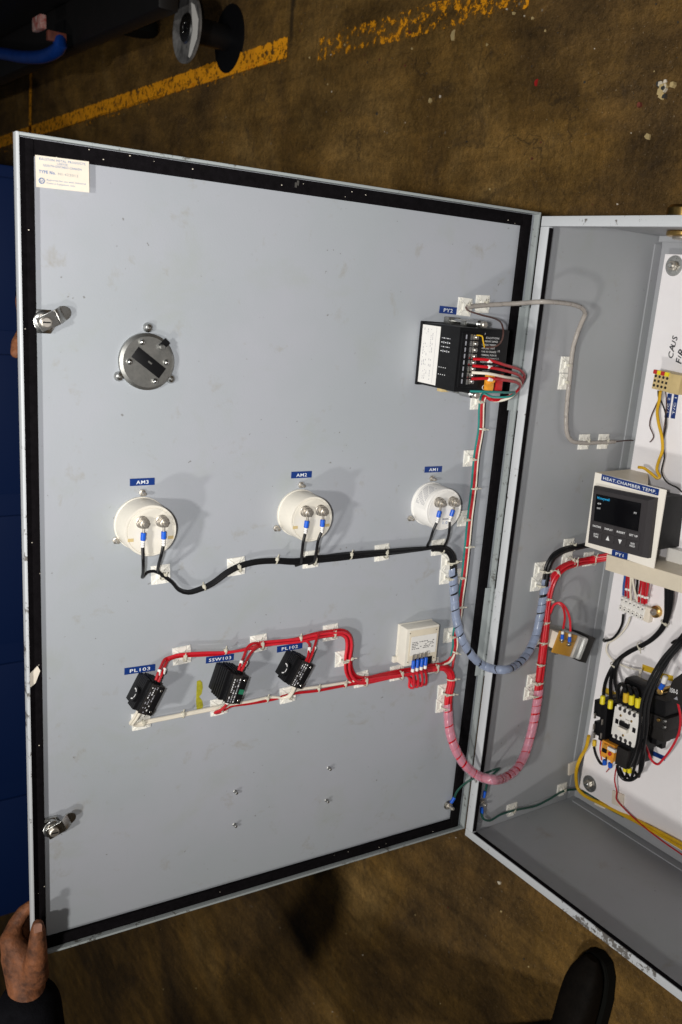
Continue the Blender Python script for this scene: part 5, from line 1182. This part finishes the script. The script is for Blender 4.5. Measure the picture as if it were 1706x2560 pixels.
# fingertips of a second helper curling over the free edge
p2=HD(30,870,-.03)
per2=empty('person',p2+Vector((-.05,.0,-.02)),'bare fingertips of someone behind the door holding its free edge','person'); o2_=p2+Vector((-.05,.0,-.02))
def q2_(px,py,h): return HD(px,py,h)-o2_
V2=[(q2_(90,800,-.09),.022),(q2_(84,815,-.065),.018),
    (q2_(58,836,-.045),.0085),(q2_(44,858,-.030),.0075),(q2_(40,882,-.022),.0065),
    (q2_(80,832,-.055),.0105),(q2_(70,860,-.045),.0088),(q2_(66,885,-.036),.0076),
    (q2_(110,820,-.060),.0105),(q2_(104,850,-.050),.0088),(q2_(100,880,-.040),.0076),(q2_(100,760,-.13),.030),(q2_(180,700,-.30),.042)]
skinned('hand',V2,[(0,1),(1,2),(2,3),(3,4),(1,5),(5,6),(6,7),(1,8),(8,9),(9,10),(0,11),(11,12)],per2,'skin',2,0,vox=.0018)
skinned('sleeve',[(q2_(120,745,-.16),.042),(q2_(260,690,-.42),.055),(q2_(420,690,-.75),.07)],[(0,1),(1,2)],per2,'cloth',2,0,vox=.008)
# ------------------------------------------------------------------ light
cs=RW
left=-(RW.row[0]); 
def lamp(name,kind,loc,power,size,color,target=None,spot=None):
    l=bpy.data.lights.new(name,kind); l.energy=power; l.color=color
    if kind=='AREA': l.shape='RECTANGLE'; l.size=size[0]; l.size_y=size[1]
    elif kind=='SPOT': l.shadow_soft_size=size; l.spot_size=spot; l.spot_blend=1
    else: l.shadow_soft_size=size
    o=bpy.data.objects.new(name,l); COL.objects.link(o); o.location=loc
    if target is not None: o.rotation_euler=(Vector(target)-Vector(loc)).to_track_quat('-Z','Y').to_euler()
    return o
fl_=CAM+Vector(left)*.075+Vector(RW.row[1])*(.0)
lamp('camera_flash','SPOT',fl_,53,.022,(1,.985,.97),P('D',600,880),math.radians(80))
SZ=-.155
lamp('ceiling_lamp','AREA',(1.65,-.22,3.48),50,(.16,.16),(1,.97,.92),(0,-.4,.6))
lamp('ceiling_lamp','AREA',(1.85,-2.04,3.83),50,(.20,.20),(1,.97,.92),(0,-.4,.6))
wd_=bpy.data.worlds.new('World'); scn.world=wd_; wd_.use_nodes=True
bg=wd_.node_tree.nodes['Background']; bg.inputs[0].default_value=(.80,.88,1,1); bg.inputs[1].default_value=.022
# ------------------------------------------------------------------ camera
cd=bpy.data.cameras.new('camera'); co=bpy.data.objects.new('camera',cd); COL.objects.link(co)
cr=Matrix((RW.row[0],-RW.row[1],-RW.row[2])).transposed().to_4x4(); cr.translation=CAM; co.matrix_world=cr
cd.sensor_fit='HORIZONTAL'; cd.sensor_width=36; cd.lens=F/1706*36
cd.shift_x=(853-CX)/1706; cd.shift_y=(CY-1280)/1706; cd.clip_start=.02; cd.clip_end=200
cd.dof.use_dof=True; cd.dof.focus_distance=1.32; cd.dof.aperture_fstop=14
scn.camera=co
scn.render.resolution_x=682; scn.render.resolution_y=1024
scn.view_settings.view_transform='Standard'; scn.view_settings.look='None'; scn.view_settings.exposure=0; scn.view_settings.gamma=1
